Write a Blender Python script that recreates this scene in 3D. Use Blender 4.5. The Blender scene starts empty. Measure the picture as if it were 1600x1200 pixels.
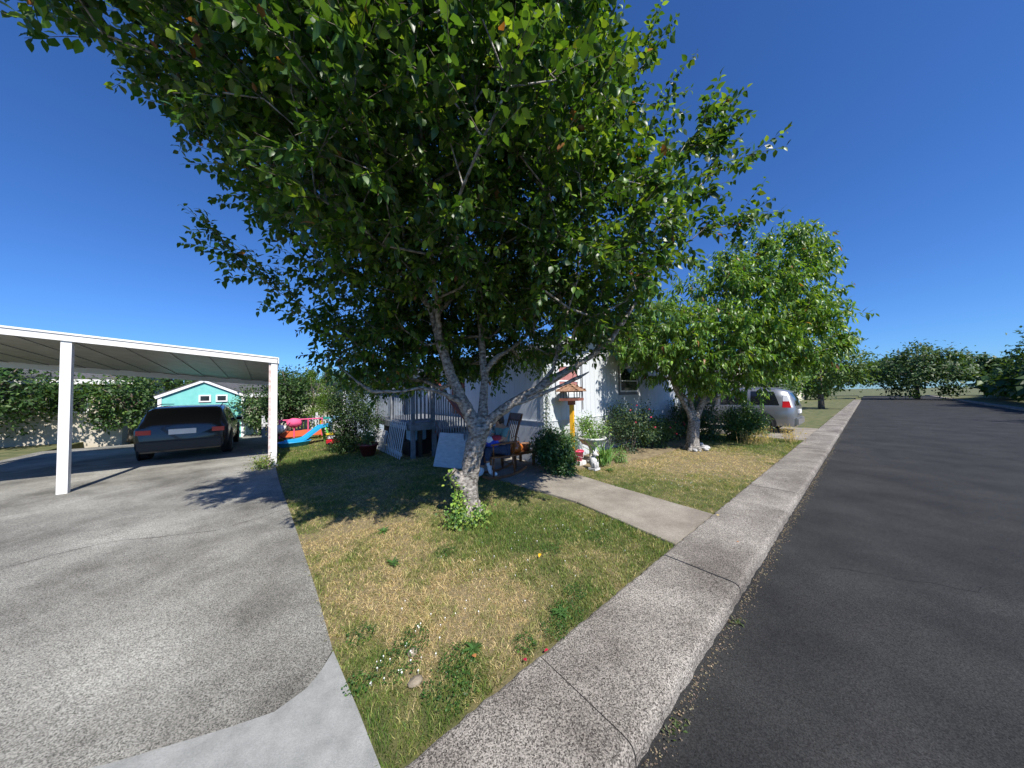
import bpy, bmesh, math, random
import numpy as np
from mathutils import Vector, Matrix
random.seed(7); rng = np.random.default_rng(7)
S = bpy.context.scene
C = S.collection

# ------------------------------------------------------------------ camera, sky, sun, exposure
PITCH, ROLL, H = math.radians(1.9), math.radians(1.1), 1.65
cf = Vector((0, math.cos(PITCH), math.sin(PITCH))); cr0 = Vector((1, 0, 0)); cu0 = cr0.cross(cf)
cr = cr0 * math.cos(ROLL) - cu0 * math.sin(ROLL); cu = cr.cross(cf)
cam = bpy.data.objects.new('camera', bpy.data.cameras.new('camera')); C.objects.link(cam)
cam.matrix_world = Matrix(((cr.x, cu.x, -cf.x, 0), (cr.y, cu.y, -cf.y, 0), (cr.z, cu.z, -cf.z, H), (0, 0, 0, 1)))
cam.data.sensor_width = 36; cam.data.lens = 460 / 1600 * 36; cam.data.clip_end = 3000; cam.data.clip_start = 0.05
S.camera = cam

A = math.radians(39.5)                     # street direction: u runs along the street, v away from it
ax, ay = math.cos(A), math.sin(A)
def W(u, v, z=0.0): return Vector((u * ax - v * ay, u * ay + v * ax, z))
def toUV(x, y): return x * ax + y * ay, -x * ay + y * ax
sun_uv = (-0.13, -0.86, 1.0)               # direction towards the sun in street coordinates
sd = W(*sun_uv[:2], 1.0).normalized()
sunl = bpy.data.lights.new('sun', 'SUN'); sun = bpy.data.objects.new('sun', sunl); C.objects.link(sun)
sunl.energy = 5.0; sunl.angle = math.radians(0.53); sunl.color = (1.0, 0.95, 0.87)
sun.rotation_euler = sd.to_track_quat('Z', 'Y').to_euler(); sun.location = sd * 60
w = bpy.data.worlds.new('World'); S.world = w; w.use_nodes = True
nt = w.node_tree; nt.nodes.clear()
sky = nt.nodes.new('ShaderNodeTexSky'); sky.sky_type = 'NISHITA'; sky.sun_disc = False
sky.sun_elevation = math.asin(sd.z); sky.sun_rotation = math.atan2(sd.x, sd.y)
sky.altitude = 300; sky.air_density = 1.0; sky.dust_density = 0.25; sky.ozone_density = 3.2
hs = nt.nodes.new('ShaderNodeMix'); hs.data_type = 'RGBA'; hs.blend_type = 'MULTIPLY'; hs.inputs['Factor'].default_value = 1.0; hs.inputs['B'].default_value = (.46, .83, 1.40, 1)
bg = nt.nodes.new('ShaderNodeBackground'); bg.inputs[1].default_value = 0.077
ow = nt.nodes.new('ShaderNodeOutputWorld')
nt.links.new(sky.outputs[0], hs.inputs['A']); nt.links.new(hs.outputs['Result'], bg.inputs[0]); nt.links.new(bg.outputs[0], ow.inputs[0])
S.view_settings.view_transform = 'Standard'; S.view_settings.look = 'None'
S.view_settings.exposure = 0.55; S.view_settings.gamma = 1.0; S.view_settings.use_curve_mapping = False
S.cycles.max_bounces = 8; S.cycles.transparent_max_bounces = 8

# ------------------------------------------------------------------ materials
def mat(name, c1, c2=None, rough=0.7, scale=4.0, bump=0.0, bscale=None, metal=0.0, spec=0.5, detail=5.0, stretch=(1, 1, 1), attr=None, trans=0.0, lo=0.35, hi=0.65, coat=0.0):
    m = bpy.data.materials.new(name); m.use_nodes = True
    n = m.node_tree.nodes; l = m.node_tree.links
    p = n['Principled BSDF']; p.inputs['Roughness'].default_value = rough; p.inputs['Metallic'].default_value = metal
    p.inputs['Specular IOR Level'].default_value = spec; p.inputs['Coat Weight'].default_value = coat
    p.inputs['Base Color'].default_value = (*c1, 1)
    tc = n.new('ShaderNodeTexCoord'); mp = n.new('ShaderNodeMapping'); mp.inputs['Scale'].default_value = stretch
    l.new(tc.outputs['Object'], mp.inputs['Vector'])
    src = None
    if attr:
        a = n.new('ShaderNodeAttribute'); a.attribute_name = attr; src = a.outputs['Color']; l.new(src, p.inputs['Base Color'])
    elif c2:
        t = n.new('ShaderNodeTexNoise'); t.inputs['Scale'].default_value = scale; t.inputs['Detail'].default_value = detail
        l.new(mp.outputs[0], t.inputs['Vector'])
        r = n.new('ShaderNodeValToRGB'); r.color_ramp.elements[0].position = lo; r.color_ramp.elements[1].position = hi
        r.color_ramp.elements[0].color = (*c1, 1); r.color_ramp.elements[1].color = (*c2, 1)
        l.new(t.outputs['Fac'], r.inputs['Fac']); src = r.outputs[0]; l.new(src, p.inputs['Base Color'])
    if bump:
        b = n.new('ShaderNodeBump'); b.inputs['Strength'].default_value = bump; b.inputs['Distance'].default_value = 0.02
        t2 = n.new('ShaderNodeTexNoise'); t2.inputs['Scale'].default_value = bscale or scale * 4; t2.inputs['Detail'].default_value = 6
        l.new(mp.outputs[0], t2.inputs['Vector']); l.new(t2.outputs['Fac'], b.inputs['Height']); l.new(b.outputs[0], p.inputs['Normal'])
    if trans:
        tr = n.new('ShaderNodeBsdfTranslucent'); mx = n.new('ShaderNodeMixShader'); mx.inputs[0].default_value = trans
        mul = n.new('ShaderNodeMix'); mul.data_type = 'RGBA'; mul.blend_type = 'MULTIPLY'; mul.inputs['Factor'].default_value = 1.0
        mul.inputs['B'].default_value = (2.9, 2.5, 0.9, 1)
        if src: l.new(src, mul.inputs['A'])
        else: mul.inputs['A'].default_value = (*c1, 1)
        l.new(mul.outputs['Result'], tr.inputs['Color'])
        l.new(p.outputs[0], mx.inputs[1]); l.new(tr.outputs[0], mx.inputs[2]); l.new(mx.outputs[0], n['Material Output'].inputs['Surface'])
    return m

def speckle_mat(name, dark, light, big1, big2, fine=150.0, mixbig=0.55, rough=0.85, lo=0.45, hi=0.62, bump=0.5, bigscale=1.1, edge=None):
    """exposed aggregate: pebbles of many tones set in a stained cement"""
    m = bpy.data.materials.new(name); m.use_nodes = True
    n = m.node_tree.nodes; l = m.node_tree.links; p = n['Principled BSDF']; p.inputs['Roughness'].default_value = rough
    p.inputs['Specular IOR Level'].default_value = 0.25
    g = n.new('ShaderNodeNewGeometry')
    v = n.new('ShaderNodeTexVoronoi'); v.inputs['Scale'].default_value = fine; l.new(g.outputs['Position'], v.inputs['Vector'])
    s = n.new('ShaderNodeSeparateColor'); l.new(v.outputs['Color'], s.inputs[0])
    n1 = n.new('ShaderNodeTexNoise'); n1.inputs['Scale'].default_value = fine * 0.8; n1.inputs['Detail'].default_value = 3; l.new(g.outputs['Position'], n1.inputs['Vector'])
    add = n.new('ShaderNodeMath'); add.operation = 'MULTIPLY_ADD'; add.inputs[1].default_value = 0.45; l.new(s.outputs[0], add.inputs[0]); 
    sc = n.new('ShaderNodeMath'); sc.operation = 'MULTIPLY'; sc.inputs[1].default_value = 0.62; l.new(n1.outputs['Fac'], sc.inputs[0]); l.new(sc.outputs[0], add.inputs[2])
    r = n.new('ShaderNodeValToRGB'); r.color_ramp.elements[0].position = lo; r.color_ramp.elements[1].position = hi
    r.color_ramp.elements[0].color = (*dark, 1); r.color_ramp.elements[1].color = (*light, 1)
    l.new(add.outputs[0], r.inputs['Fac'])
    n2 = n.new('ShaderNodeTexNoise'); n2.inputs['Scale'].default_value = bigscale; n2.inputs['Detail'].default_value = 9; n2.inputs['Roughness'].default_value = 0.62; l.new(g.outputs['Position'], n2.inputs['Vector'])
    r2 = n.new('ShaderNodeValToRGB'); r2.color_ramp.elements[0].position = 0.36; r2.color_ramp.elements[1].position = 0.66
    r2.color_ramp.elements[0].color = (*big1, 1); r2.color_ramp.elements[1].color = (*big2, 1); l.new(n2.outputs['Fac'], r2.inputs['Fac'])
    mx = n.new('ShaderNodeMix'); mx.data_type = 'RGBA'; mx.blend_type = 'MULTIPLY'; mx.inputs['Factor'].default_value = 1.0
    l.new(r.outputs[0], mx.inputs['A']); l.new(r2.outputs[0], mx.inputs['B']); l.new(mx.outputs['Result'], p.inputs['Base Color'])
    b = n.new('ShaderNodeBump'); b.inputs['Strength'].default_value = bump; b.inputs['Distance'].default_value = 0.006
    l.new(add.outputs[0], b.inputs['Height']); l.new(b.outputs[0], p.inputs['Normal'])
    return m

M = {}
M['drive'] = speckle_mat('driveway_aggregate', (.07, .068, .062), (.46, .45, .41), (.42, .41, .39), (1.05, 1.05, 1.02), fine=185, lo=.28, hi=.74, bigscale=.9)
M['walk'] = speckle_mat('sidewalk_aggregate', (.055, .05, .045), (.46, .435, .395), (.50, .47, .445), (1.05, 1.02, .98), fine=180, lo=.31, hi=.74, bigscale=1.3)
M['apron'] = speckle_mat('new_concrete', (.25, .255, .245), (.35, .35, .335), (.74, .75, .74), (1.0, 1.0, .99), fine=260, bump=.2, bigscale=7, lo=.2, hi=.8)
M['path'] = speckle_mat('path_concrete', (.20, .18, .15), (.42, .38, .32), (.62, .60, .58), (1.0, 1.0, .98), fine=160, bump=.3, bigscale=1.8, lo=.2, hi=.85)
M['asphalt'] = speckle_mat('asphalt', (.012, .012, .012), (.055, .055, .054), (.62, .62, .63), (1.12, 1.12, 1.10), fine=170, bump=.6, lo=.2, hi=.9, bigscale=1.2)
M['soil'] = mat('soil_and_thatch', (.14, .105, .06), (.27, .215, .12), .95, 9, .6, 60)
M['yard'] = mat('rough_grass_ground', (.05, .075, .02), (.15, .14, .06), .95, 2.5, .5, 30, attr=None)
M['joint'] = mat('joint_dirt_and_shade', (.04, .035, .03), (.08, .065, .05), .95, 20)  # joint dirt, also the painted-in shade under the deck
M['grass'] = mat('grass_blades', (.1, .2, .05), rough=.55, spec=.3, attr='Col', trans=.25)
M['lawnbase'] = mat('lawn_floor', (.1, .1, .05), rough=.95, attr='Col', bump=.6, bscale=60)
M['leaf'] = mat('leaves', (.05, .1, .02), rough=.42, spec=.5, attr='Col', trans=.30)
M['leaf2'] = mat('matt_leaves', (.05, .1, .02), rough=.5, spec=.4, attr='Col', trans=.25)
M['siding'] = mat('pale_grey_siding', (.53, .56, .58), (.58, .605, .625), .75, 6, .15, 50, stretch=(1, 1, .15))
M['skirt'] = mat('pale_grey_skirting', (.47, .50, .52), (.52, .545, .565), .75, 6, .15, 50, stretch=(1, 1, .15))
M['trim'] = mat('white_trim', (.74, .74, .73), (.80, .80, .79), .5, 5)
M['gtrim'] = mat('grey_trim', (.13, .14, .155), (.17, .18, .19), .6, 5)
M['roofing'] = mat('shingle_roofing', (.05, .05, .052), (.10, .10, .10), .9, 15, .6, 60)
M['glass'] = mat('window_glass', (.012, .014, .016), rough=.06, spec=.7)
M['curtain'] = mat('pink_curtain', (.32, .12, .12), (.45, .20, .18), .8, 12, stretch=(3, 3, .3))
M['deckgrey'] = mat('weathered_deck_paint', (.13, .142, .158), (.23, .246, .265), .8, 7, .2, 40)
M['redwood'] = mat('red_brown_wood', (.20, .045, .025), (.30, .08, .04), .6, 8, .2, 40, stretch=(1, 1, 1))
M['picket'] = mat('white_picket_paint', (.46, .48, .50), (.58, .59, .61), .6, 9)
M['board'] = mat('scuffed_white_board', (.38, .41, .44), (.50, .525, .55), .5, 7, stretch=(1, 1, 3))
M['bark'] = mat('silver_plum_bark', (.085, .072, .06), (.42, .385, .345), .55, 20, .8, 50, stretch=(1, 1, 1.5), lo=.36, hi=.66, detail=9)
M['bark2'] = mat('brown_bark', (.06, .045, .035), (.20, .165, .13), .85, 12, .9, 30, stretch=(1, 1, .5))
M['cutwood'] = mat('old_cut_wood', (.20, .17, .14), (.34, .30, .26), .8, 10, .4, 60)
M['twig'] = mat('twig_bark', (.10, .075, .055), (.19, .16, .13), .7, 20)
M['white_metal'] = mat('white_enamel', (.72, .71, .69), (.80, .79, .77), .45, 3)
M['pan'] = mat('roof_pan_metal', (.26, .25, .235), (.34, .33, .31), .5, 3)
M['rustwhite'] = mat('pinkish_white_metal', (.50, .36, .33), (.68, .62, .60), .6, 12)
M['teal'] = mat('teal_shed_paint', (.16, .50, .46), (.20, .56, .51), .6, 5)
M['blackpaint'] = mat('black_car_paint', (.008, .008, .009), rough=.25, coat=.6)
M['silver'] = mat('silver_car_paint', (.27, .275, .28), rough=.34, metal=.6, coat=.7)
M['plasticblack'] = mat('black_plastic', (.02, .02, .021), rough=.55)
M['rubber'] = mat('tyre_rubber', (.018, .018, .018), rough=.8)
M['rim'] = mat('alloy_rim', (.55, .56, .57), rough=.3, metal=.8)
M['taillight'] = mat('red_lens', (.45, .015, .02), rough=.15, spec=.7)
M['clearlens'] = mat('clear_lens', (.65, .66, .68), rough=.12, spec=.7)
M['darkwood'] = mat('varnished_brown_wood', (.12, .045, .018), (.22, .085, .03), .4, 6, .1, 40, stretch=(1, 1, .2))
M['copper'] = mat('orange_glaze', (.50, .13, .02), (.62, .19, .04), .22, 6, spec=.7)
M['skin'] = mat('skin', (.42, .24, .16), rough=.55)
M['hair'] = mat('dark_hair', (.012, .009, .008), (.03, .022, .018), .6, 60)
M['tealcloth'] = mat('teal_cloth', (.10, .22, .24), (.14, .28, .29), .85, 14)
M['redcloth'] = mat('red_cloth', (.35, .02, .04), (.42, .04, .06), .8, 14)
M['bluecloth'] = mat('blue_cloth', (.02, .05, .45), (.03, .08, .55), .8, 14)
M['whitecloth'] = mat('white_cloth', (.68, .70, .74), (.78, .79, .82), .8, 14)
M['jeans'] = mat('dark_blue_denim', (.02, .035, .075), (.04, .06, .11), .85, 20)
M['yellow'] = mat('yellow_paint', (.80, .46, .02), (.72, .36, .02), .5, 7)
M['shake'] = mat('weathered_shake', (.20, .105, .06), (.36, .21, .13), .85, 14, .4, 60)
M['brownwood'] = mat('reddish_brown_wood', (.20, .07, .05), (.28, .11, .08), .7, 9)
M['pinkplastic'] = mat('pink_plastic', (.72, .06, .14), rough=.35)
M['hotpink'] = mat('pink_fabric', (.75, .10, .25), (.65, .08, .20), .7, 12)
M['blueplastic'] = mat('sky_blue_plastic', (.02, .33, .62), rough=.38)
M['paleblue'] = mat('pale_blue_plastic', (.35, .62, .80), rough=.45)
M['greenplastic'] = mat('lime_green_plastic', (.16, .58, .10), rough=.4)
M['darkgreen'] = mat('dark_green_plastic', (.01, .09, .03), rough=.5)
M['redplastic'] = mat('red_plastic', (.62, .02, .04), rough=.35)
M['orangeplastic'] = mat('orange_red_plastic', (.65, .13, .05), rough=.45)
M['yellowplastic'] = mat('yellow_plastic', (.85, .62, .03), rough=.4)
M['greentop'] = mat('sea_green_plastic', (.03, .30, .26), rough=.4)
M['plaster'] = mat('weathered_white_stone', (.38, .37, .36), (.72, .71, .69), .8, 9, .4, 40)
M['rock'] = mat('pale_rock', (.30, .30, .31), (.62, .61, .60), .85, 7, .7, 30)
M['potred'] = mat('dark_red_pot', (.12, .022, .018), (.18, .035, .025), .45, 8)
M['cream'] = mat('cream_wall', (.72, .67, .54), (.78, .74, .62), .8, 3)
M['beige'] = mat('beige_wall', (.48, .43, .35), (.54, .49, .41), .8, 3)
M['bluegrey'] = mat('blue_grey_wall', (.25, .31, .40), (.30, .36, .45), .8, 3)
M['rose'] = mat('rose_petals', (.60, .05, .10), rough=.6)
M['crimson'] = mat('crimson_petals', (.45, .008, .05), rough=.6)
M['daisy'] = mat('white_petals', (.85, .85, .80), rough=.7)
M['straw'] = mat('straw_stalks', (.45, .33, .12), (.60, .46, .20), .8, 20)
M['dryleaf'] = mat('dry_leaf', (.45, .17, .05), (.55, .26, .09), .7, 20)
M['stone'] = mat('tan_stone', (.17, .14, .10), (.28, .235, .17), .9, 12, .5, 50)

# ------------------------------------------------------------------ mesh helpers
class MB:
    def __init__(s): s.v = []; s.f = []; s.mi = []
    def add(s, v, f, mi=0):
        b = len(s.v); s.v += [tuple(p) for p in v]; s.f += [tuple(b + i for i in q) for q in f]; s.mi += [mi] * len(f); return s
    def box(s, x0, x1, y0, y1, z0, z1, mi=0):
        v = [(x0, y0, z0), (x1, y0, z0), (x1, y1, z0), (x0, y1, z0), (x0, y0, z1), (x1, y0, z1), (x1, y1, z1), (x0, y1, z1)]
        return s.add(v, [(0, 3, 2, 1), (4, 5, 6, 7), (0, 1, 5, 4), (1, 2, 6, 5), (2, 3, 7, 6), (3, 0, 4, 7)], mi)
    def beam(s, p, q, wd, th=None, up=(0, 0, 1), mi=0):
        p = Vector(p); q = Vector(q); d = (q - p).normalized(); up = Vector(up)
        if abs(d.dot(up)) > .98: up = Vector((1, 0, 0))
        sx = d.cross(up).normalized() * (wd / 2); sy = sx.cross(d).normalized() * ((th or wd) / 2)
        v = [p - sx - sy, p + sx - sy, p + sx + sy, p - sx + sy, q - sx - sy, q + sx - sy, q + sx + sy, q - sx + sy]
        return s.add(v, [(0, 1, 2, 3), (7, 6, 5, 4), (0, 4, 5, 1), (1, 5, 6, 2), (2, 6, 7, 3), (3, 7, 4, 0)], mi)
    def tube(s, pts, rad, seg=8, cap=True, mi=0, jit=0.0):
        pts = [Vector(p) for p in pts]; n = len(pts); rad = rad if hasattr(rad, '__len__') else [rad] * n
        v = []; ref = None
        for i, p in enumerate(pts):
            d = (pts[min(i + 1, n - 1)] - pts[max(i - 1, 0)]).normalized()
            if ref is None: ref = Vector((1, 0, 0)) if abs(d.x) < .8 else Vector((0, 1, 0))
            sx = (ref - d * ref.dot(d)).normalized(); ref = sx; sy = d.cross(sx)
            for k in range(seg):
                t = 2 * math.pi * k / seg; rr = rad[i] * (1 + random.uniform(-jit, jit))
                v.append(p + (sx * math.cos(t) + sy * math.sin(t)) * rr)
        f = []
        for i in range(n - 1):
            for k in range(seg):
                k2 = (k + 1) % seg; f.append((i * seg + k, i * seg + k2, (i + 1) * seg + k2, (i + 1) * seg + k))
        if cap: f.append(tuple(reversed(range(seg)))); f.append(tuple((n - 1) * seg + k for k in range(seg)))
        return s.add(v, f, mi)
    def prism(s, poly, z0, z1, mi=0):
        n = len(poly); v = [(x, y, z0) for x, y in poly] + [(x, y, z1) for x, y in poly]
        f = [tuple(reversed(range(n))), tuple(range(n, 2 * n))] + [(i, (i + 1) % n, n + (i + 1) % n, n + i) for i in range(n)]
        return s.add(v, f, mi)
    def side(s, poly, y0, y1, mi=0):      # polygon in the xz plane extruded along y
        n = len(poly); v = [(x, y0, z) for x, z in poly] + [(x, y1, z) for x, z in poly]
        f = [tuple(range(n)), tuple(reversed(range(n, 2 * n)))] + [(n + i, n + (i + 1) % n, (i + 1) % n, i) for i in range(n)]
        return s.add(v, f, mi)
    def lathe(s, prof, c=(0, 0, 0), seg=20, mi=0, sx=1, sy=1):
        n = len(prof); v = []
        for r_, z in prof:
            for k in range(seg):
                t = 2 * math.pi * k / seg; v.append((c[0] + r_ * math.cos(t) * sx, c[1] + r_ * math.sin(t) * sy, c[2] + z))
        f = []
        for i in range(n - 1):
            for k in range(seg):
                k2 = (k + 1) % seg; f.append((i * seg + k, i * seg + k2, (i + 1) * seg + k2, (i + 1) * seg + k))
        f.append(tuple(reversed(range(seg)))); f.append(tuple((n - 1) * seg + k for k in range(seg)))
        return s.add(v, f, mi)
    def ball(s, c, r_, seg=10, rings=6, mi=0, jit=0.0):
        rr = r_ if hasattr(r_, '__len__') else (r_, r_, r_); v = []
        for i in range(rings + 1):
            a = math.pi * i / rings
            for k in range(seg):
                t = 2 * math.pi * k / seg; j = 1 + random.uniform(-jit, jit)
                v.append((c[0] + rr[0] * math.sin(a) * math.cos(t) * j, c[1] + rr[1] * math.sin(a) * math.sin(t) * j, c[2] + rr[2] * math.cos(a) * j))
        f = []
        for i in range(rings):
            for k in range(seg):
                k2 = (k + 1) % seg; f.append((i * seg + k, (i + 1) * seg + k, (i + 1) * seg + k2, i * seg + k2))
        return s.add(v, f, mi)
    def mesh(s, name, mats, smooth=False, bevel=0.0):
        me = bpy.data.meshes.new(name); me.from_pydata(s.v, [], s.f)
        for m_ in (mats if isinstance(mats, (list, tuple)) else [mats]): me.materials.append(m_)
        if any(s.mi): me.polygons.foreach_set('material_index', s.mi)
        bm = bmesh.new(); bm.from_mesh(me); bmesh.ops.remove_doubles(bm, verts=bm.verts, dist=1e-5)
        if bevel: bmesh.ops.bevel(bm, geom=[e for e in bm.edges if len(e.link_faces) == 2 and e.calc_face_angle(0) > .5], offset=bevel, segments=2, affect='EDGES', clamp_overlap=True)
        bmesh.ops.recalc_face_normals(bm, faces=bm.faces); bm.to_mesh(me); bm.free()
        if smooth: me.polygons.foreach_set('use_smooth', [True] * len(me.polygons))
        me.update(); return me
    def build(s, name, mats, parent=None, smooth=False, bevel=0.0):
        return link(name, s.mesh(name, mats, smooth, bevel), parent)
def link(name, me, parent=None):
    o = bpy.data.objects.new(name, me); C.objects.link(o)
    if parent: o.parent = parent
    return o
def tag(o, label=None, cat=None, group=None, kind=None):
    if label: o['label'] = label
    if cat: o['category'] = cat
    if group: o['group'] = group
    if kind: o['kind'] = kind
    return o
def thing(name, label, cat, u=0, v=0, z=0, rot=0.0, group=None):   # an Empty in street coordinates
    o = bpy.data.objects.new(name, None); C.objects.link(o); o.empty_display_size = .1
    o.location = W(u, v, z); o.rotation_euler = (0, 0, A + rot); return tag(o, label, cat, group)
def place(o, u, v, z=0, rot=0.0): o.location = W(u, v, z); o.rotation_euler = (0, 0, A + rot); return o
def copy_tree(o, parent=None):
    c = o.copy(); C.objects.link(c)
    if parent: c.parent = parent
    for ch in list(o.children): copy_tree(ch, c)
    return c
def struct(o): o['kind'] = 'structure'; return place(o, 0, 0, o.location.z)
def fast_mesh(name, verts, tris, m, col=None, smooth=True):
    me = bpy.data.meshes.new(name); nv = len(verts); nf = len(tris)
    me.vertices.add(nv); me.vertices.foreach_set('co', np.ascontiguousarray(verts, dtype=np.float32).ravel())
    me.loops.add(nf * 3); me.loops.foreach_set('vertex_index', np.ascontiguousarray(tris, dtype=np.int32).ravel())
    me.polygons.add(nf); me.polygons.foreach_set('loop_start', np.arange(0, nf * 3, 3, dtype=np.int32))
    me.polygons.foreach_set('loop_total', np.full(nf, 3, dtype=np.int32))
    if smooth: me.polygons.foreach_set('use_smooth', np.ones(nf, dtype=bool))
    if col is not None:
        a = me.color_attributes.new('Col', 'FLOAT_COLOR', 'POINT')
        c4 = np.ones((nv, 4), dtype=np.float32); c4[:, :3] = col; a.data.foreach_set('color', c4.ravel())
    me.materials.append(m); me.update(); me.validate(); return me

# smooth value noise for the lawn colours and bumps
_lat = rng.random((256, 256))
def vnoise(x, y):
    xi = np.floor(x).astype(int); yi = np.floor(y).astype(int); fx = x - xi; fy = y - yi
    fx = fx * fx * (3 - 2 * fx); fy = fy * fy * (3 - 2 * fy)
    g = lambda i, j: _lat[i % 256, j % 256]
    return (g(xi, yi) * (1 - fx) + g(xi + 1, yi) * fx) * (1 - fy) + (g(xi, yi + 1) * (1 - fx) + g(xi + 1, yi + 1) * fx) * fy
def fbm(x, y, o=4):
    s = 0; a = 1; t = 0
    for i in range(o): s = s + a * vnoise(x * 2 ** i + 17 * i, y * 2 ** i + 31 * i); t += a; a *= .55
    return s / t
def inpoly(x, y, poly):
    c = np.zeros(len(x), bool); n = len(poly)
    for i in range(n):
        x1, y1 = poly[i]; x2, y2 = poly[(i + 1) % n]
        c ^= ((y1 > y) != (y2 > y)) & (x < (x2 - x1) * (y - y1) / ((y2 - y1) or 1e-9) + x1)
    return c

# ------------------------------------------------------------------ leaves
def norm(a): return a / np.maximum(np.linalg.norm(a, axis=-1, keepdims=True), 1e-9)
def leaf_template(width=.5, fold=.22, curl=.25, hi=True):
    """a pointed oval folded along its midrib; x across, y along, z up"""
    if hi:
        ys = [0, .30, .62, 1.0]; ws = [0, width * .5, width * .42, 0]
        rib = [(0, y, -curl * y * y) for y in ys]
        lf = [(-ws[i], ys[i] + .02, -curl * ys[i] ** 2 + fold * ws[i]) for i in (1, 2)]
        rt = [(ws[i], ys[i] + .02, -curl * ys[i] ** 2 + fold * ws[i]) for i in (1, 2)]
        v = np.array(rib + lf + rt); f = [(0, 1, 4), (1, 5, 4), (1, 2, 5), (2, 3, 5), (0, 6, 1), (1, 6, 7), (1, 7, 2), (2, 7, 3)]
    else:
        v = np.array([(0, 0, 0), (-width * .5, .42, fold * .2), (width * .5, .42, fold * .2), (0, 1, -curl), (0, .45, -curl * .2 - fold * .1)])
        f = [(0, 4, 1), (1, 4, 3), (0, 2, 4), (2, 3, 4)]
    return v, np.array(f)
def leaf_frames(d, up):
    y = norm(d); x = norm(np.cross(y, up)); z = np.cross(x, y); return x, y, z
def leaves_mesh(name, pos, d, up, size, col, m, width=.5, fold=.22, curl=.25, hi=True):
    tv, tf = leaf_template(width, fold, curl, hi); N = len(pos); k = len(tv)
    x, y, z = leaf_frames(d, up)
    cv = (1 + rng.uniform(-.8, .8, (N, 1)))
    V = pos[:, None] + size[:, None, None] * (tv[None, :, 0:1] * x[:, None] * (1 + rng.uniform(-.15, .15, (N, 1, 1))) + tv[None, :, 1:2] * y[:, None] + (tv[None, :, 2:3] * cv[:, :, None]) * z[:, None])
    T = (tf[None] + (np.arange(N) * k)[:, None, None]).reshape(-1, 3)
    return fast_mesh(name, V.reshape(-1, 3), T, m, np.repeat(col, k, axis=0))
def leaf_cols(N, base, young, amount=.15, var=.3):
    base = np.array(base); young = np.array(young)
    t = (rng.random(N) < amount)[:, None] * rng.uniform(.4, 1, (N, 1)); c = base * (1 - t) + young * t
    return c * (1 + rng.uniform(-var, var * 1.3, (N, 1))) * (1 + rng.uniform(-.1, .1, (N, 3)))

def twigs_mesh(name, P, Q, r0, r1, m, seg=3):
    """many thin three-sided twigs from P to Q"""
    N = len(P); d = norm(Q - P); ref = np.tile([0.3, .2, 1.0], (N, 1)); x = norm(np.cross(d, ref)); y = np.cross(d, x)
    a = np.arange(seg) * 2 * math.pi / seg
    ring = lambda c, r_: c[:, None] + (np.cos(a)[None, :, None] * x[:, None] + np.sin(a)[None, :, None] * y[:, None]) * np.reshape(r_, (-1, 1, 1))
    V = np.concatenate([ring(P, r0), ring(Q, r1)], axis=1); T = []
    for k in range(seg):
        k2 = (k + 1) % seg; T += [(k, k2, seg + k2), (k, seg + k2, seg + k)]
    T = (np.array(T)[None] + (np.arange(N) * 2 * seg)[:, None, None]).reshape(-1, 3)
    return fast_mesh(name, V.reshape(-1, 3), T, m)

def grow(roots, attractors, step=.28, rmin=.005, power=2.2):
    """join every attractor to the nearest wood already there; roots = list of (point, parent index)"""
    pos = [Vector(p) for p, _ in roots]; par = [q for _, q in roots]
    P = np.array([tuple(p) for p in pos]); L = np.zeros(len(pos)); o = P[0]
    for i in range(1, len(pos)): L[i] = L[par[i]] + (pos[i] - pos[par[i]]).length
    att = sorted(attractors, key=lambda p: np.linalg.norm(np.array(p) - o)); tips = []
    P = list(P); L = list(L)
    for a_ in att:
        a_ = np.array(a_); arr = np.array(P); dd = np.linalg.norm(arr - a_, axis=1)
        down = np.maximum(arr[:, 2] - a_[2], 0)
        j = int(np.argmin(dd + .10 * np.array(L) + .8 * down)); p0 = P[j]; dist = np.linalg.norm(a_ - p0)
        n = max(1, int(dist / step)); prev = j
        side = rng.normal(0, .06, 3) * dist
        for k in range(1, n + 1):
            t = k / n; q = p0 * (1 - t) + a_ * t + side * math.sin(math.pi * t) + np.array([0, 0, -.10 * dist * math.sin(math.pi * t)])
            P.append(q); par.append(prev); L.append(L[prev] + dist / n); prev = len(P) - 1
        tips.append(prev)
    n = len(P); cnt = np.zeros(n); hasc = np.zeros(n, bool)
    for i in range(n - 1, 0, -1):
        if not hasc[i]: cnt[i] += rmin ** power
        cnt[par[i]] += cnt[i]; hasc[par[i]] = True
    return np.array(P), par, cnt ** (1 / power), tips

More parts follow.
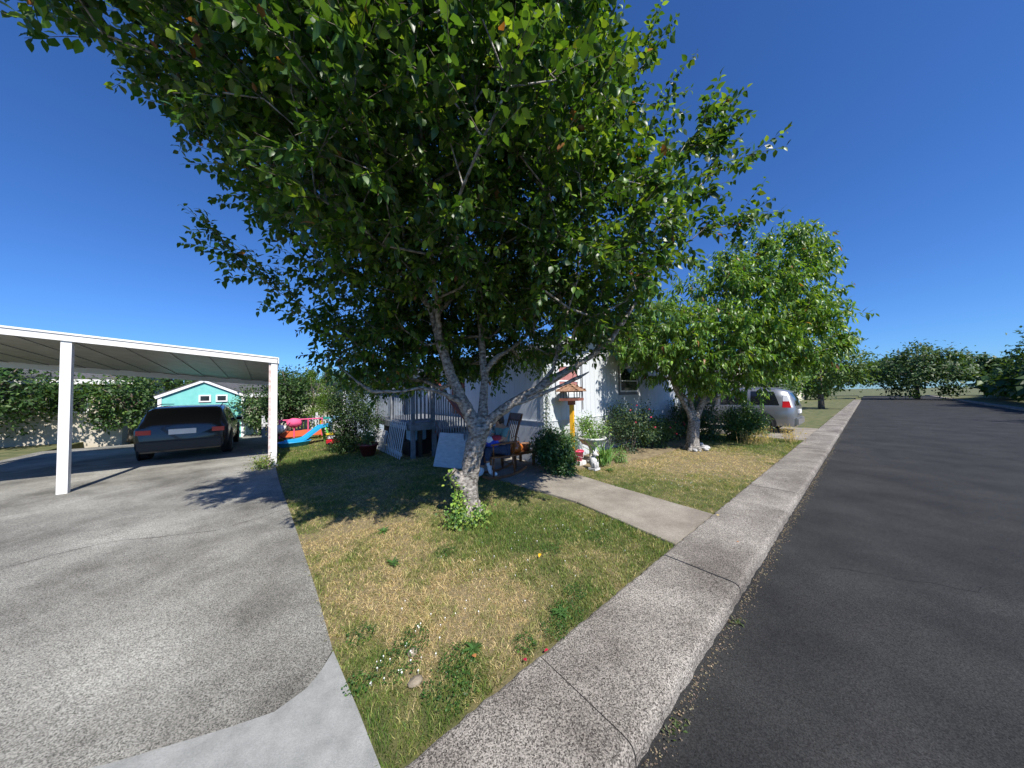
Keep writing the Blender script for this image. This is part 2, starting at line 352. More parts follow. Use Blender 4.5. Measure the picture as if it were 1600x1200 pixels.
def sample_ell(c, r_, n, lo=.25):
    d = norm(rng.normal(size=(n, 3))); rad = (lo ** 3 + (1 - lo ** 3) * rng.random((n, 1))) ** (1 / 3)
    return np.array(c) + d * rad * np.array(r_)
def thin(P, dmin):
    keep = []
    for p in P:
        if not keep or np.min(np.linalg.norm(np.array(keep) - p, axis=1)) > dmin: keep.append(p)
    return np.array(keep)
def shoots(tips, dirs, nshoot, length, spacing, size, spread=.6, up=.4, droop=.5):
    """leafy shoots at the tips; returns twig ends and leaf arrays"""
    TP, TQ, LP, LD, LU, LS = [], [], [], [], [], []
    for p, d0 in zip(tips, dirs):
        for _ in range(nshoot):
            d = d0 + rng.normal(0, spread, 3) + np.array([0, 0, up]); d = d / np.linalg.norm(d)
            L = length * rng.uniform(.6, 1.25); s0 = p + rng.normal(0, .03, 3)
            mid = s0 + d * L * .5; d2 = d + np.array([0, 0, -.12]); q = mid + d2 / np.linalg.norm(d2) * L * .5
            TP += [s0, mid]; TQ += [mid, q]; n = max(2, int(L / spacing))
            sx = np.cross(d, [0.1, 0.2, 1.0]); sx = sx / max(np.linalg.norm(sx), 1e-6); sy = np.cross(sx, d)
            for k in range(n):
                t = (k + .5) / n; b = s0 + (mid - s0) * 2 * t if t < .5 else mid + (q - mid) * (2 * t - 1)
                an = k * 2.4 + rng.uniform(-.5, .5); out = sx * math.cos(an) + sy * math.sin(an)
                ld = d * .45 + out * .85 + np.array([0, 0, -droop * rng.uniform(.2, 1.3)]) + rng.normal(0, .2, 3)
                LP.append(b + out * .008); LD.append(ld); LU.append(np.array([0, 0, 1.0]) + out * .3 + rng.normal(0, .38, 3)); LS.append(size * (.45 + .75 * rng.random() ** .7) * (1 - .25 * max(0, t - .7) / .3))
    return tuple(np.array(q) for q in (TP, TQ, LP, LD, LU, LS))

def chains_mesh(name, P, par, R, m, skip=0, rmax=1.0, seg=6):
    """all wood as tubes, one chain per branch"""
    n = len(P); kids = [[] for _ in range(n)]
    for i in range(1, n): kids[par[i]].append(i)
    mb = MB(); todo = [0]; main = {}
    for i in range(n):
        if kids[i]: main[i] = max(kids[i], key=lambda k: R[k])
    starts = [0] + [k for i in range(n) for k in kids[i] if k != main.get(i)]
    for s0 in starts:
        ch = [s0]; 
        while ch[-1] in main: ch.append(main[ch[-1]])
        pts = [P[k] for k in ch]; rad = [R[k] for k in ch]
        if s0 != 0: pts = [P[par[s0]]] + pts; rad = [min(R[par[s0]], R[s0] * 1.15)] + rad
        # drop the part made by hand
        if skip:
            idx = [i for i, k in enumerate(([par[s0]] if s0 else []) + ch) if k >= skip or False]
            if not idx: continue
            i0 = max(0, idx[0] - 1); pts = pts[i0:]; rad = rad[i0:]
            if len(rad) > 1: rad[0] = min(rad[0], rad[1] * 1.2)
        if len(pts) < 2: continue
        mb.tube(pts, [min(r_, rmax) for r_ in rad], seg if rad[0] > .012 else 4, cap=False)
    return mb.mesh(name, m, smooth=True)

def make_tree(name, label, cat, base, limbs, lobes, tips_extra, colors, nshoot, length, spacing, lsize, wood, seedpts, dmin, width, rmin=.0055, hi=True, parts=0, trunkmesh=None, droop=.5, up=.4, curl=.25, group=None, leafmat='leaf', spread=.6, young=.12):
    """limbs: list of (points, radii); the first is the trunk, every other starts near it"""
    root = bpy.data.objects.new(name, None); C.objects.link(root); root.location = base; tag(root, label, cat, group)
    roots = []
    for li, (pts, _) in enumerate(limbs):
        for k, p in enumerate(pts):
            p = Vector(p)
            if k == 0 and li > 0:
                j = min(range(len(roots)), key=lambda i: (roots[i][0] - p).length); last = j; continue
            roots.append((p, last if (k > 0 or li > 0) and roots else -1)); last = len(roots) - 1
    att = list(thin(np.concatenate([sample_ell(c, r_, n, lo) for c, r_, n, lo in lobes]), dmin)) + [np.array(t) for t in tips_extra]
    P, par, R, tips = grow(roots, att, rmin=rmin)
    cb = chains_mesh('branches', P, par, R, M[wood] if wood in M else wood, skip=len(roots), rmax=.045)
    b = link('branches', cb, root); b.location = -Vector(base); b['kind'] = 'stuff'
    tp = P[tips]; pr = np.array([P[par[i]] for i in tips]); dirs = norm(tp - pr); cen = np.mean(P[tips], axis=0)
    dirs = norm(dirs + norm(tp - cen) * .8)
    mid = [i for i in range(len(roots), len(P)) if R[i] < .022]
    extra = np.array(mid)[rng.random(len(mid)) < .35] if len(mid) else []
    tp = np.concatenate([tp, P[extra]]); dirs = np.concatenate([dirs, norm(norm(P[extra] - cen) + rng.normal(0, .5, (len(extra), 3)))])
    TP, TQ, LP, LD, LU, LS = shoots(tp, dirs, nshoot, length, spacing, lsize, droop=droop, up=up, spread=spread)
    r0 = np.tile([.0032, .0022], len(TP) // 2); r1 = np.tile([.0022, .0012], len(TP) // 2)
    t = link('twigs', twigs_mesh('twigs', TP - np.array(base), TQ - np.array(base), r0, r1, M['twig']), root); t['kind'] = 'stuff'
    col = leaf_cols(len(LP), *colors, amount=young); rt = rng.random(len(LP)) < .006; col[rt] = np.array([.22, .10, .04]) * rng.uniform(.7, 1.2, (int(rt.sum()), 1)); LPo = LP - np.array(base)
    sel = np.zeros(len(LP), bool)
    if parts:
        rel = LP - np.array([0, 0, H]); dep = rel @ np.array(cf); 
        xx = rel @ np.array(cr) / dep * 460; yy = rel @ np.array(cu) / dep * 460
        ok = (dep > .3) & (np.abs(xx) < 780) & (np.abs(yy) < 590); idx = np.argsort(np.where(ok, dep / LS, 1e9))[:parts]; sel[idx] = True
    f = link('foliage', leaves_mesh('foliage', LPo[~sel], LD[~sel], LU[~sel], LS[~sel], col[~sel], M[leafmat], width=width, hi=hi, curl=curl), root); f['kind'] = 'stuff'
    if parts:
        tv, tf = leaf_template(width, .22, curl, True); bases = []
        for q in range(6):
            cc = leaf_cols(1, *colors, amount=.3)
            bases.append(fast_mesh('leaf', tv, tf, M[leafmat], np.repeat(cc, len(tv), axis=0)))
        X, Y, Z = leaf_frames(LD, LU)
        for n_, i in enumerate(np.nonzero(sel)[0]):
            o = link('leaf', bases[n_ % 6], root); s = LS[i]
            o.matrix_local = Matrix([[X[i][r_] * s, Y[i][r_] * s, Z[i][r_] * s, LPo[i][r_]] for r_ in range(3)] + [[0, 0, 0, 1]])
    return root, len(LP)

# ================================================================== THE SETTING
def uvobj(name, mb, m, kind='structure', z=0, smooth=False, bevel=0.0):
    o = mb.build(name, m, smooth=smooth, bevel=bevel); place(o, 0, 0, z)
    if kind: o['kind'] = kind
    return o
uvobj('terrain', MB().box(-500, 500, -500, 500, -.6, -.30), M['yard'])
uvobj('road', MB().box(-60, 90, -6.2, .80, -.28, -.085), M['asphalt'])
uvobj('yard_ground', MB().box(-60, -6.0, 1.6, 90, -.28, -.02).box(17.2, 90, 1.42, 90, -.28, -.02).box(-6.0, 17.2, 22, 90, -.28, -.02), M['yard'])
uvobj('opposite_yard', MB().box(-60, 90, -60, -6.75, -.28, .0), M['yard'])
# far kerb
uvobj('opposite_kerb', MB().box(-60, 90, -6.72, -6.2, -.27, .02), M['walk'], bevel=.01)

# driveway slab, its patch of new concrete and the neighbouring driveway
DE = [(.40, 1.30), (.37, 1.77), (.33, 2.3), (.32, 3.08), (.25, 5.2), (.16, 7.4), (.12, 9.6), (.10, 18.0)]     # right edge of the driveway
AP = [(.33, 2.28), (.24, 2.15), (.17, 2.09), (.03, 2.05), (-.16, 2.11), (-.55, 2.26), (-1.1, 2.55), (-1.9, 2.72), (-3.4, 2.6), (-6.0, 2.65)]
uvobj('driveway', MB().prism([(x, y) for x, y in DE[2:]] + [(-6.0, 18.0)] + [(x, y + .006) for x, y in reversed(AP)][:-1], -.25, .0), M['drive'])
uvobj('driveway_apron', MB().prism([(-6.0, .80), (.42, .80)] + DE[:2] + [(.33, 2.275)] + AP[1:], -.25, .006), M['apron'])
uvobj('neighbour_driveway', MB().box(13.1, 17.2, 1.37, 12, -.25, .0), M['path'])

# sidewalk: one slab after another with open joints, kerb edge rolled over
sw = tag(bpy.data.objects.new('sidewalk', None), kind='structure'); C.objects.link(sw); place(sw, 0, 0, 0)
joint = MB().box(.42, 60, .80, 1.37, -.26, -.018).build('joint_bed', M['joint'], sw); joint['kind'] = 'stuff'
us = [.43, 1.315, 3.06, 4.70, 6.38, 8.05, 9.7, 11.4, 13.0, 14.7, 16.4, 18.1, 19.8, 21.5, 23.2, 25, 27, 29, 31, 33, 36, 40, 60]
for i in range(len(us) - 1):
    a0, a1 = us[i] + .005, us[i + 1] - .005
    dz = [0, -.004, .002, 0, .003][i % 5]
    nseg = max(2, int((a1 - a0) / .05)) if i < 6 else 3
    prof = [(1.375, -.2), (1.375, .006), (1.36, .012), (.83, .012), (.785, .008), (.765, -.004), (.752, -.03), (.745, -.2)]
    mb = MB(); rings = []
    for k in range(nseg + 1):
        uu = a0 + (a1 - a0) * k / nseg; j = (lambda s_: random.uniform(-s_, s_)) if 0 < k < nseg else (lambda s_: 0)
        e = j(.006); e2 = j(.008)
        rings += [(uu, v_ + (e2 if v_ > 1.3 else (e if v_ < .80 else 0)), z_ + dz) for v_, z_ in prof]
    n_ = len(prof); F = [(k * n_ + q, k * n_ + q + 1, (k + 1) * n_ + q + 1, (k + 1) * n_ + q) for k in range(nseg) for q in range(n_ - 1)]
    F += [tuple(range(n_)), tuple(nseg * n_ + q for q in reversed(range(n_)))]
    mb.add(rings, F).build('slab', M['walk'], sw)

# front path: two pours with a joint
fp = tag(bpy.data.objects.new('path', None), kind='structure'); C.objects.link(fp); place(fp, 0, 0, 0)
for poly in ([(3.36, 1.385), (4.55, 1.385), (4.67, 2.865), (3.58, 2.865)], [(3.582, 2.88), (4.672, 2.88), (4.80, 3.9), (4.85, 4.75), (3.45, 4.75), (3.50, 3.9)], [(3.45, 4.765), (4.86, 4.765), (4.86, 7.6), (3.45, 7.6)]):
    MB().prism(poly, -.2, .008).build('slab', M['path'], fp, bevel=.006)

# ------------------------------------------------------------------ lawns
FRONT = [(.40, 1.40), (3.36, 1.40), (3.57, 2.9), (3.47, 3.9), (3.43, 7.7), (2.9, 7.8), (2.9, 22), (.10, 22), (.12, 9.6), (.25, 5.2), (.32, 3.08), (.34, 2.3)]
SIDE = [(4.57, 1.40), (13.08, 1.40), (13.08, 6), (12.45, 4.8), (4.95, 4.8), (4.84, 3.9), (4.69, 2.87)]
dry_spots = [(1.15, 3.5, .55, .8), (.62, 2.8, .30, .7), (1.45, 1.62, .28, .5), (.72, 1.80, .22, .8), (2.67, 1.75, .35, .6), (1.25, 2.45, .45, .7), (.75, 4.2, .4, .9), (1.9, 1.85, .35, .35), (8.5, 2.4, 1.3, .9), (6.3, 2.9, .8, .5), (7.4, 3.2, .7, .6), (1.6, 6.5, .8, .4), (9.8, 2.6, 1.0, .6)]
grn_spots = [(1.7, 2.95, .4, .7), (.42, 4.5, .14, .6), (.40, 1.70, .16, .9), (3.2, 1.8, .4, .6), (3.2, 2.7, .4, .6), (1.75, 1.48, .22, .8), (.55, 1.48, .3, .8), (.90, 1.56, .16, 1.0), (.42, 2.1, .10, .8), (2.2, 2.5, .5, .5), (5.4, 2.0, .7, .7), (2.6, 3.3, .6, .5), (10.8, 2.2, 1.2, .7), (12, 3, .8, .6), (.6, 9, .8, .7), (1.5, 11, 1.5, .6)]
def dryness(u, v):
    d = .50 + (fbm(u * 1.4 + 3, v * 1.4 + 5) - .5) * .9 + (fbm(u * 9 + 3, v * 9 + 5, 3) - .5) * .9 + (fbm(u * 26 + 1, v * 26 + 2, 2) - .5) * .5
    for a, b, s, k in dry_spots: d = d + .42 * k * np.exp(-((u - a) ** 2 + (v - b) ** 2) / (2 * s * s))
    for a, b, s, k in grn_spots: d = d - .48 * k * np.exp(-((u - a) ** 2 + (v - b) ** 2) / (2 * s * s))
    return np.clip(d, 0, 1)
def gz(u, v): return -.012 + .012 * fbm(u * 3, v * 3, 3)
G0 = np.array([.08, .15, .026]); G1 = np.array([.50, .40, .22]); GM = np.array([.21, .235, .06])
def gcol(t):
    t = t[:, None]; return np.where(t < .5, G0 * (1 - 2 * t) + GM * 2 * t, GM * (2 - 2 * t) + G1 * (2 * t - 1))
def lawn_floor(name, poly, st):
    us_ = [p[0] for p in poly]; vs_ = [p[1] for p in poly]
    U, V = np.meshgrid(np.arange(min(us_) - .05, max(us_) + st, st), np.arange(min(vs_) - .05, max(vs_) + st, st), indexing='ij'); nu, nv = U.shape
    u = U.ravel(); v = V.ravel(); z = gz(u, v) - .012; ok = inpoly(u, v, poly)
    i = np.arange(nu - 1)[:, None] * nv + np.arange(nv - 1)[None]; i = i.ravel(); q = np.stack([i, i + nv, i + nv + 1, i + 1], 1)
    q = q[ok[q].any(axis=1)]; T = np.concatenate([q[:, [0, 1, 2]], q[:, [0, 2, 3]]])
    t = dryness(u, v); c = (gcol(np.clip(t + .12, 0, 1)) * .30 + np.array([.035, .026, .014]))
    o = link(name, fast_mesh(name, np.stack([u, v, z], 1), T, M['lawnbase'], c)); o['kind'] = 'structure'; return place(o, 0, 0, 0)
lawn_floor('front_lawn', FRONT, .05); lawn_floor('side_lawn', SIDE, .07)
def grass_patch(name, poly, rings, label):
    us_ = [p[0] for p in poly]; vs_ = [p[1] for p in poly]; Vv = []; Tt = []; Cc = []; base = 0
    area = (max(us_) - min(us_)) * (max(vs_) - min(vs_))
    for d0, d1, dens, hgt, wd, segs in rings:
        n = int(area * dens); u = rng.uniform(min(us_) - .02, max(us_) + .02, n); v = rng.uniform(min(vs_) - .02, max(vs_), n)
        p = np.stack([u * ax - v * ay, u * ay + v * ax], 1); dist = np.hypot(p[:, 0], p[:, 1])
        ok = (dist >= d0) & (dist < d1) & inpoly(u + rng.normal(0, .006, n) + .05 * (fbm(u * 11, v * 11, 2) - .5), v + .05 * (fbm(u * 11 + 40, v * 11, 2) - .5), poly) & (p[:, 1] > .6)
        u, v = u[ok], v[ok]; n = len(u); t = dryness(u, v)
        keep = rng.random(n) < (1.0 - .25 * t); u, v, t = u[keep], v[keep], t[keep]; n = len(u)
        tall = .65 + 1.3 * fbm(u * 2.3 + 9, v * 2.3, 3) ** 2
        h = hgt * rng.uniform(.5, 1.3, n) * tall * (1 - .35 * t); ww = wd * rng.uniform(.7, 1.3, n)
        an = rng.uniform(0, 2 * math.pi, n); ln = an + rng.normal(0, 1.0, n)
        tb = np.clip(t + rng.normal(0, .30, n), 0, 1); c = gcol(tb) * (1 + rng.uniform(-.45, .45, (n, 1)))
        lean = rng.uniform(.15, .9, n) + t * .9
        z0 = gz(u, v) - .012; sx = np.cos(an) * ww / 2; sy = np.sin(an) * ww / 2; lx = np.cos(ln) * lean * h; ly = np.sin(ln) * lean * h
        a_ = np.stack([u - sx, v - sy, z0], 1); b_ = np.stack([u + sx, v + sy, z0], 1)
        if segs == 2:
            m1 = np.stack([u - sx * .8 + lx * .35, v - sy * .8 + ly * .35, z0 + h * .6], 1); m2 = np.stack([u + sx * .8 + lx * .35, v + sy * .8 + ly * .35, z0 + h * .6], 1)
            tp = np.stack([u + lx, v + ly, z0 + h * (1 - .25 * lean)], 1)
            Vv.append(np.stack([a_, b_, m1, m2, tp], 1).reshape(-1, 3)); k = 5; tf = np.array([(0, 1, 3), (0, 3, 2), (2, 3, 4)])
        else:
            tp = np.stack([u + lx, v + ly, z0 + h * (1 - .25 * lean)], 1); Vv.append(np.stack([a_, b_, tp], 1).reshape(-1, 3)); k = 3; tf = np.array([(0, 1, 2)])
        Tt.append((tf[None] + (np.arange(n) * k)[:, None, None]).reshape(-1, 3) + base); base += n * k; Cc.append(np.repeat(c, k, axis=0))
    o = link(name, fast_mesh(name, np.concatenate(Vv), np.concatenate(Tt), M['grass'], np.concatenate(Cc), smooth=False))
    place(o, 0, 0, 0); tag(o, label, 'grass', kind='stuff'); return o
RINGS = [(0, 2.6, 13000, .040, .0034, 2), (2.6, 4.2, 8500, .042, .0044, 2), (4.2, 7, 4200, .048, .006, 1), (7, 11, 2000, .05, .009, 1), (11, 30, 900, .06, .015, 1)]
grass_patch('grass', FRONT, RINGS, 'patchy green and straw coloured grass of the front lawn round the big tree')
grass_patch('grass', SIDE, RINGS, 'mown grass with dry patches on the lawn to the right of the concrete path')

# small leafy weeds, clover mats and daisies in the lawn
def mat_of_leaves(name, label, centres, per, r_, size, base, young, z=(.0, .03), width=.9, cat='plant'):
    LP = []; 
    for (cu_, cv_, rr) in centres:
        n = int(per * rr / r_); a = rng.uniform(0, 6.28, n); q = np.sqrt(rng.random(n)) * rr
        LP.append(np.stack([cu_ + np.cos(a) * q, cv_ + np.sin(a) * q, rng.uniform(*z, n)], 1))
    LP = np.concatenate(LP); n = len(LP); d = norm(np.stack([rng.normal(size=n), rng.normal(size=n), rng.uniform(-.1, .5, n)], 1))
    o = link(name, leaves_mesh(name, LP, d, np.tile([0, 0, 1.], (n, 1)) + rng.normal(0, .3, (n, 3)), size * rng.uniform(.6, 1.2, n), leaf_cols(n, base, young), M['leaf2'], width=width, hi=False, curl=.1))
    place(o, 0, 0, 0); tag(o, label, cat, kind='stuff'); return o
mat_of_leaves('clover', 'dark green clover creeping through the near corner of the lawn', [(.80, 1.56, .16), (.92, 1.68, .12), (.62, 1.92, .14), (.40, 1.92, .08), (1.72, 1.50, .14), (.75, 2.02, .12), (1.55, 1.46, .1), (1.3, 1.5, .08), (.5, 2.3, .1), (1.95, 1.6, .1), (2.3, 2.2, .12), (2.9, 2.0, .15), (1.45, 2.9, .12)], 300, .15, .013, (.035, .09, .018), (.09, .17, .03), (.0, .028))
def weed(u, v, r_, label, n=16):
    t = thing('weed', label, 'weed', u, v, 0); a = np.arange(n) * 2.4; L = r_ * rng.uniform(.6, 1.1, n)
    d = np.stack([np.cos(a), np.sin(a), rng.uniform(.15, .6, n)], 1)
    link('leaves', leaves_mesh('leaves', np.zeros((n, 3)) + [0, 0, .004], d, np.tile([0, 0, 1.], (n, 1)), L, leaf_cols(n, (.055, .115, .028), (.11, .18, .04)), M['leaf2'], width=.3, curl=.35), t)
weed(1.03, 1.69, .07, 'flat round dandelion rosette in the near lawn beside the orange dead leaf')
weed(1.70, 1.53, .08, 'bright green leafy weed at the lawn edge beside the sidewalk')
weed(1.09, 3.84, .09, 'green weed tuft in the driest patch of lawn left of the tree')
weed(.95, 3.05, .08, 'green weed tuft in the straw grass beside the driveway edge')
weed(5.55, 3.55, .12, 'pale leafy weed at the lawn corner in front of the flower bed', 22)
for (u, v, l_) in ((2.69, .70, 'small dark weed in the gutter at the nearer kerb joint, right of the slab'), (1.62, .70, 'scrap of brown weed in the gutter nearest the camera')):
    t = thing('weed', l_, 'weed', u, v, -.085); n = 45; P0 = np.stack([rng.normal(0, .05, n), rng.normal(-.01, .02, n), rng.uniform(0, .012, n)], 1)
    link('leaves', leaves_mesh('leaves', P0, norm(rng.normal(size=(n, 3)) + [0, 0, .5]), np.tile([0, 0, 1.], (n, 1)), rng.uniform(.012, .03, n), leaf_cols(n, (.06, .09, .025), (.16, .13, .05), .4), M['leaf2'], width=.4, hi=False), t)
# white clover heads: countable but tiny
k = 0
fl = MB().ball((0, 0, .03), .0075, 6, 4, jit=.15).tube([(0, 0, 0), (0, 0, .027)], .001, 3).mesh('clover_flower', M['daisy'])
for (cu_, cv_, s_, n_) in ((.72, 2.0, .16, 16), (.55, 1.85, .12, 8), (.95, 2.1, .2, 8), (2.3, 2.4, .6, 22), (1.7, 2.0, .5, 14), (5.4, 2.2, .5, 22), (6.5, 2.6, .9, 18), (3.0, 2.3, .3, 8)):
    for _ in range(n_):
        u, v = random.gauss(cu_, s_), random.gauss(cv_, s_ * .7)
        if inpoly(np.array([u]), np.array([v]), FRONT)[0] or inpoly(np.array([u]), np.array([v]), SIDE)[0]:
            o = link('clover_flower', fl); place(o, u, v, 0, random.uniform(0, 6)); s = random.uniform(.45, .75); o.scale = (s, s, s)
            tag(o, 'small white clover head standing in the lawn grass', 'flower', 'white clover heads in the lawns')
def flatleaf(u, v, z, s, m, label, rot=0):
    tv, tf = leaf_template(.6, .4, .3); o = link('fallen_leaf', fast_mesh('fallen_leaf', tv * s, tf, M[m], np.tile([.5, .2, .05], (len(tv), 1)))); place(o, u, v, z, rot); tag(o, label, 'leaf')
flatleaf(.99, 1.60, .035, .045, 'dryleaf', 'curled orange dead leaf lying on the near lawn')
flatleaf(1.22, 1.39, .022, .035, 'crimson', 'crimson petal at the lawn edge by the first sidewalk joint')
flatleaf(1.38, 1.36, .020, .03, 'crimson', 'dark red leaf scrap on the edge between grass and sidewalk', 1)
flatleaf(2.12, 2.17, .035, .05, 'yellow', 'yellow fallen leaf on the middle of the lawn', 2)
flatleaf(4.55, 1.33, .018, .05, 'straw', 'pale fallen leaf on the sidewalk at the corner of the side lawn', 2)
flatleaf(3.9, .95, .018, .03, 'dryleaf', 'small brown leaf on the sidewalk slab past the second joint', .5)
for (u, v, r_, l_) in ((.66, 1.73, .045, 'flat tan stone half sunk in the near lawn'), (.72, 1.93, .035, 'smaller tan stone in the lawn by the white clover')):
    tag(place(MB().ball((0, 0, 0), (r_, r_ * .75, .022), 9, 5, jit=.1).build('stone', M['stone'], smooth=True), u, v, .002), l_, 'stone')

# ================================================================== THE GREY HOUSE
HU, HV, HL, HD = 4.94, 4.85, 7.5, 12.5       # near corner, gable width, depth
EAVE, RIDGE, SEAM = 2.72, 3.66, .98
hs_ = thing('grey_house', 'pale grey manufactured home with vertical board siding behind the big tree', 'house', HU, HV)
core = MB(); t_ = .03
gp = [(t_, -.2), (HL - t_, -.2), (HL - t_, EAVE), (HL / 2, RIDGE - .03), (t_, EAVE)]
core.side(gp, t_, HD - t_); core.build('wall', M['skirt'], hs_)
wins = [(.06, .92, 1.50, 2.34), (3.30, 4.45, 1.52, 2.40), (6.15, 6.95, 1.50, 2.36)]
def gable(x): return EAVE + (RIDGE - EAVE) * (1 - abs(x - HL / 2) / (HL / 2)) - .02
wins = [(.48, 1.30, 1.62, 2.36), (3.30, 4.38, 1.64, 2.42)]
nb = 37; bw = HL / nb
for i in range(nb):
    x0, x1 = i * bw + .003, (i + 1) * bw - .003; xm = (x0 + x1) / 2
    iv = [(SEAM + .012, gable(xm))]
    for a, b, c, d in wins:
        if x1 > a and x0 < b:
            iv = [(SEAM + .012, c), (d, gable(xm))]
    for a, b in iv: MB().box(x0, x1, 0, .03, a, b).build('siding_board', M['siding'], hs_)
    MB().box(x0, x1, -.012, .03, -.1, SEAM - .008).build('skirting_board', M['skirt'], hs_)
MB().box(-.03, HL + .01, -.028, .03, SEAM - .008, SEAM + .012).build('belt_strip', M['siding'], hs_)
nb = 60; bw = HD / nb; DOOR = (3.6, 4.5)
for i in range(nb):
    y0, y1 = .035 + i * bw + .003 if i == 0 else i * bw + .003, (i + 1) * bw - .003
    iv = [(SEAM + .012, EAVE)]
    if y1 > DOOR[0] and y0 < DOOR[1]: iv = []
    elif DOOR[0] - .3 < y0 < DOOR[0]: pass
    for a, b in iv: MB().box(0, .03, y0, y1, a, b).build('siding_board', M['siding'], hs_)
    MB().box(-.012, .03, y0, y1, -.1, SEAM - .008).build('skirting_board', M['skirt'], hs_)
MB().box(-.028, .03, .03, HD, SEAM - .008, SEAM + .012).build('belt_strip', M['siding'], hs_)
MB().box(-.02, .09, -.02, -.002, -.1, EAVE).box(-.02, -.002, -.002, .09, -.1, EAVE).build('corner_trim', M['siding'], hs_)
MB().box(HL - .08, HL + .02, -.02, -.002, -.1, EAVE).build('corner_trim', M['siding'], hs_)
dr = MB().box(-.01, .028, DOOR[0] + .04, DOOR[1] - .04, SEAM + .03, 2.95 if False else 2.66).build('door', M['redwood'], hs_)
MB().box(-.03, -.012, DOOR[0] + .16, DOOR[1] - .16, SEAM + .9, 2.5).build('door_glass', M['glass'], dr)
for k_, (a, b, c, d) in enumerate(wins):
    wf = MB().box(a, b, -.035, .0, c, c + .05).box(a, b, -.035, .0, d - .05, d).box(a, a + .05, -.035, .0, c + .05, d - .05).box(b - .05, b, -.035, .0, c + .05, d - .05).build('window', M['trim'], hs_)
    MB().box(a + .05, b - .05, -.028, -.005, c + (d - c) * .42, c + (d - c) * .42 + .035).build('meeting_rail', M['trim'], wf)
    MB().box(a + .05, b - .05, -.016, -.010, c + .05, d - .05).build('pane', M['glass'], wf)
    if k_ == 0: MB().box(a + .07, b - .07, -.0155, -.0165 + .0, c + .06, d - .06).build('curtain', M['curtain'], wf)
    MB().box(a - .06, b + .06, -.032, -.002, c - .09, c - .002).box(a - .06, a - .002, -.032, -.002, c, d + .06).box(b + .002, b + .06, -.032, -.002, c, d + .06).build('window_trim', M['siding' if k_ == 0 else 'gtrim'], hs_)
# roof: two slopes with an overhang, fascia, gutter
OV = .35
for sgn in (-1, 1):
    xa = -OV if sgn < 0 else HL + OV; zr = RIDGE + .02; ze = EAVE - OV * (RIDGE - EAVE) / (HL / 2) + .02
    p = [(xa, ze), (HL / 2, zr), (HL / 2, zr + .09), (xa, ze + .09)]
    MB().side(p, -.30, HD + .3).build('roof', M['roofing'], hs_)
    MB().beam((xa, -.315, ze + .02), (HL / 2, -.315, zr + .02), .03, .15).build('fascia', M['trim'], hs_)
MB().box(-OV - .09, -OV - .004, -.3, HD + .3, EAVE - .16, EAVE - .05).build('gutter', M['trim'], hs_)
# downpipe and hose line near the window
MB().tube([(1.42, -.045, EAVE), (1.42, -.045, 1.2)], .012, 6).build('cable', M['plasticblack'], hs_)

# ------------------------------------------------------------------ deck with stairs
dk = thing('entry_deck', 'grey painted wooden entry deck with picket railing and stairs beside the house wall', 'deck', 2.9, 7.70)
DF = .93; DW = 2.0; DL = 3.6
for i in range(25): MB().box(.0, DW, .02 + i * .143, .02 + i * .143 + .135, DF - .035, DF).build('deck_board', M['deckgrey'], dk)
MB().box(0, DW, -.03, .018, DF - .21, DF - .037).box(-.035, -.002, -.03, DL, DF - .21, DF - .037).build('rim_board', M['deckgrey'], dk)
for (x, y) in ((.05, .06), (.65, .06), (.05, 1.8), (.05, 3.4)): MB().box(x - .05, x + .05, y - .05, y + .05, -.1, DF - .04).build('post', M['deckgrey'], dk)
RT = 2.0
for (x, y) in ((.05, .05), (.60, .05), (.05, 1.8), (.05, 3.5)): MB().box(x - .045, x + .045, y - .045, y + .045, DF, RT).build('newel', M['deckgrey'], dk)
for i in range(4): MB().box(.14 + i * .11, .18 + i * .11, .03, .07, DF + .06, RT - .06).build('baluster', M['deckgrey'], dk)
for i in range(24): MB().box(.04, .06, .15 + i * .14, .19 + i * .14, DF + .02, RT - .12 + .01 * (i % 3)).build('baluster', M['deckgrey'], dk)
MB().box(.0, .65, .0, .10, RT, RT + .035).box(0, .10, .10, 3.55, RT - .16, RT - .125).box(.1, .55, .035, .065, DF + .04, DF + .09).build('rail', M['deckgrey'], dk)
# stairs go down towards the street between x=.62 and 1.95
for i in range(5):
    y = -.04 - i * .27; z = DF - (i + 1) * .165
    if z > .02: MB().box(.68, 1.93, y - .26, y, z - .04, z).build('stair_tread', M['deckgrey'], dk)
st = MB(); st.add([(.64, 0, DF - .02), (.64, -1.40, .0), (.64, -1.15, .0), (.64, 0, DF - .28), (.68, 0, DF - .02), (.68, -1.40, .0), (.68, -1.15, .0), (.68, 0, DF - .28)], [(0, 1, 2, 3), (7, 6, 5, 4), (0, 4, 5, 1), (1, 5, 6, 2), (2, 6, 7, 3), (3, 7, 4, 0)]); st.build('stringer', M['redwood'], dk)
def sl(y): return DF + y * .52            # stair slope in the rail
for i in range(15):
    y = -.08 - i * .132; MB().box(.60, .62, y - .022, y + .022, sl(y) - .22, sl(y) + 1.02).build('baluster', M['deckgrey'], dk)
MB().beam((.615, .05, RT + .13), (.615, -2.02, sl(-2.02) + 1.05), .11, .05).build('handrail', M['redwood'], dk)
MB().box(.57, .66, -2.08, -1.99, -.02, sl(-2.0) + 1.1).build('newel', M['deckgrey'], dk)
MB().box(.30, .33, .1, 3.5, -.05, DF - .22).box(.34, 1.95, .9, .93, -.05, DF - .22).build('shade_panel', M['joint'], dk)  # dark panels added under the deck to stand in for its shade
